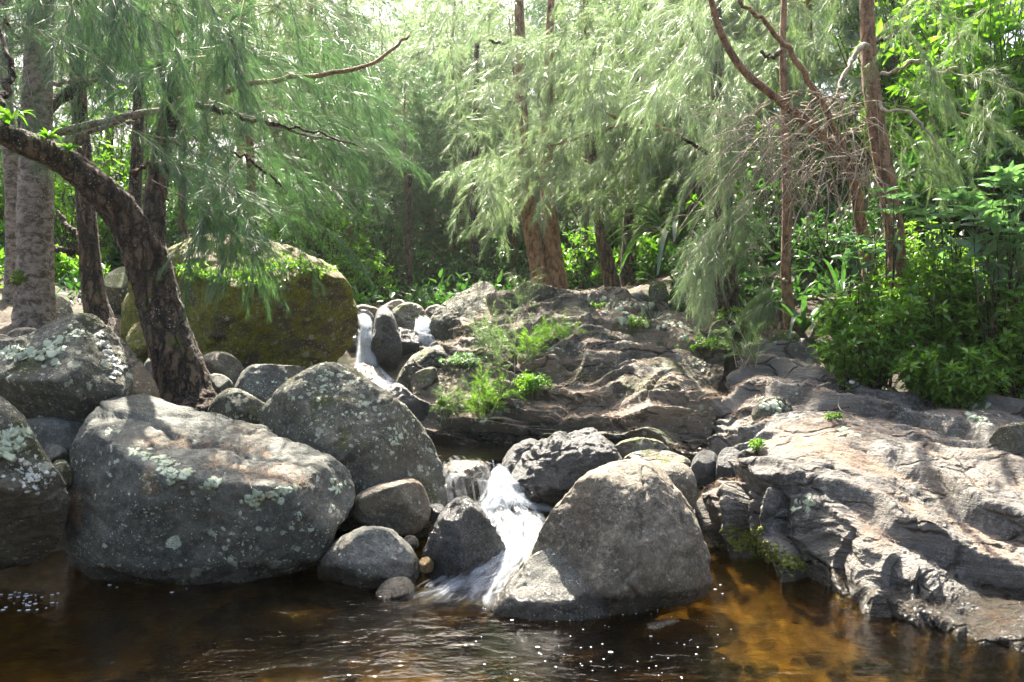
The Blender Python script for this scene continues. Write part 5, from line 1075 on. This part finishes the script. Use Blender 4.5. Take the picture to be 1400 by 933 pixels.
straw_at('clump of brown needles hanging at the left corner of the largest boulder', [(104, 690), (103, 700), (106, 710), (102, 680)], 130, .03, 9, l=.16, w=.002)
straw_at('small clump of brown needles on the front of the largest boulder', [(205, 660), (207, 672), (203, 650)], 60, .02, 10, l=.12, w=.002)

LIM = flat('pale_green_lichen', (.37, .42, .29)); LIW = flat('white_lichen', (.5, .5, .44))
def lichen(pts, n, sp, rr, seed, mat, ob_=('boulder',), nm='lichen', th=.0014):
    """crusty lichen growing on the boulder under the given points"""
    rg = np.random.default_rng(seed); v, f_ = ico(2); mbs = {}
    for k in range(int(n * 1.7)):
        px, py = pts[rg.integers(len(pts))]; p, nn, ob = on(px + rg.normal() * sp, py + rg.normal() * sp * .6, ob_)
        if ob is None: continue
        r = .8 * rr * rg.uniform(.25, 1.1) ** 1.4; e1 = unit(np.cross(nn, [.2, .9, .3])); e2 = np.cross(nn, e1)
        q = v * (1 + .8 * fbm(v + k, 2.6, 4, k, .65))[:, None]
        V = p + (e1 * q[:, :1] * r * rg.uniform(.7, 1.3) + e2 * q[:, 1:2] * r + nn * q[:, 2:] * th)
        m = mbs.setdefault(ob.name, (MB(), ob)); m[0].add(V, None, f_)
    for m, ob in mbs.values(): tag(m.build(nm, mat, ob, np.array(ob.location)), kind='stuff')
lichen([(187, 617), (200, 622), (215, 628), (228, 633), (234, 645), (238, 655), (220, 640)], 70, 5, .03, 1, LIM)
lichen([(340, 683), (355, 681), (370, 677), (385, 672), (400, 668), (348, 687)], 60, 4, .026, 2, LIM)
lichen([(288, 663), (290, 665), (253, 645)], 10, 5, .045, 3, LIM); lichen([(196, 652), (150, 590), (460, 660), (470, 668)], 24, 6, .022, 4, LIM)
lichen([(10, 483), (30, 486), (50, 484), (68, 480), (80, 478), (70, 468), (20, 480)], 80, 6, .035, 5, LIM); lichen([(78, 497)], 4, 2, .05, 6, LIM); lichen([(110, 458), (100, 455)], 16, 7, .03, 11, LIM)
lichen([(137, 458), (142, 470), (147, 482), (152, 490), (160, 496), (168, 504), (160, 512)], 60, 4, .026, 7, LIW)
lichen([(10, 600), (18, 608), (5, 615), (20, 592)], 40, 7, .035, 8, LIM); lichen([(40, 650), (60, 660), (30, 640)], 40, 14, .018, 9, LIW)
lichen([(440, 510), (470, 520), (430, 530), (500, 560), (540, 600)], 60, 16, .022, 10, LIM)

rg = np.random.default_rng(15); gp_ = np.column_stack([rg.uniform(1.2, 5.2, 5000), rg.uniform(8.2, 14, 5000)]); gp_ = np.column_stack([gp_, gz(gp_[:, 0], gp_[:, 1]) + .03])
straw('fallen brown needles carpeting the bank behind the outcrop', gp_, unit(np.array([0, -.15, 1.]) + .05 * rg.normal(size=gp_.shape)), seed=16, l=.16, w=.004)
lichen([(830, 418), (850, 420), (880, 424), (905, 432), (940, 452), (915, 440), (860, 440)], 70, 9, .05, 41, LIM, ('rock_outcrop',), 'lichen', .002)
lichen([(1050, 552), (1160, 596), (1330, 562), (1340, 575), (1100, 690), (1060, 560), (960, 500), (900, 505)], 60, 9, .035, 42, LIM, ('rock_outcrop', 'boulder'), 'lichen', .002)
MOY = flat('yellow_green_moss', (.11, .125, .012), .9)
lichen([(1003, 728), (1018, 738), (1032, 746), (1046, 752), (1060, 760), (1075, 770), (1028, 735), (1090, 775), (1010, 745), (1040, 765)], 330, 9, .016, 31, MOY, ('rock_outcrop',), 'moss', .004)
p, n, _ = on(250, 545); lm = MB(); leaves(lm, np.array([p + [-.05, -.03, .03]]), np.array([[1., -.2, .1]]), np.array([[0, -.5, 1.]]), .1, .6, .05, .05)
tag(lm.build('fallen_leaf', MAT['grass'], None, p), 'single bright green fallen leaf at the foot of the leaning trunk', 'leaf')
def stick(label, pts, r, mat='twig', lift=.02):
    P = np.array([on(*q)[0] for q in pts]) + [0, 0, lift]; P = smooth_path(P, 20); mb = MB(); mb.add(*tube(P, np.linspace(r, r * .5, 20), 7, .15, (20, 20, 20), 3)); tag(mb.build('fallen_branch', MAT[mat], None, P[0]), label, 'stick')
stick('curved dry stick lying on the layered slab before the bushes', [(1118, 532), (1135, 527), (1160, 531), (1195, 528)], .010)
stick('thin bent twig curling down the layered slab', [(1148, 545), (1146, 556), (1152, 566), (1170, 569)], .006)
stick('pale dry stick under the bushes at the right edge', [(1366, 504), (1380, 502), (1400, 503)], .014, lift=.08)
p, n, _ = on(1165, 525); v, f = ico(3); tag(obj('litter_scrap', mesh('litter_scrap', v * [.03, .02, .018] * (1 + .15 * fbm(v, 2, 2, 3))[:, None], None, f), MAT['white'], None, Vector(p + [0, 0, .015])), 'small crumpled white scrap on the ground before the flowering bushes', 'litter')

# foam flecks on the pool
def foam():
    rg = np.random.default_rng(8); v, f = ico(1); mb = MB()
    pts = [(835, 892, 2.), (735, 885, 1.6), (737, 893, 1.3), (700, 848, 1.2), (760, 912, 1), (712, 838, 1), (780, 870, .9), (808, 885, .8), (890, 870, 1.), (900, 880, .8), (985, 800, 1.), (988, 812, .9), (978, 806, 1.1), (706, 930, 1.3), (235, 810, 2.), (255, 805, 1.2), (150, 800, 1.6), (160, 803, 1.2)]
    pts += [(rg.uniform(0, 80), rg.uniform(808, 835), rg.uniform(.8, 2.2)) for _ in range(34)] + [(rg.uniform(640, 1000), rg.uniform(830, 930), rg.uniform(.3, .8)) for _ in range(60)]
    for x, y, s in pts:
        p = WZ(x, y, .004); mb.add(v * np.array([.006 * s * rg.uniform(.6, 1.9), .006 * s, .002]) + p, None, f)
    tag(mb.build('foam', MAT['white'], None, WZ(700, 880, 0)), 'scattered white foam bubbles drifting on the dark pool', 'foam', None, 'stuff')
foam()

# ------------------------------------------------------------------ air
t = NT('haze_air')
t.t.links.new(t.n('ShaderNodeVolumePrincipled', Color=(.82, .9, .84), Density=HAZE, Anisotropy=.55).outputs[0], t.out.inputs[1])
hv = np.array([[x, y, z] for z in (-4, 31) for y in (-42, 77) for x in (-62, 62)], float)
tag(obj('haze', mesh('haze', hv, np.array([[0, 2, 3, 1], [4, 5, 7, 6], [0, 1, 5, 4], [2, 6, 7, 3], [0, 4, 6, 2], [1, 3, 7, 5]]), None, False), t.m), 'sunlit hazy air between the trees', 'haze', None, 'stuff')
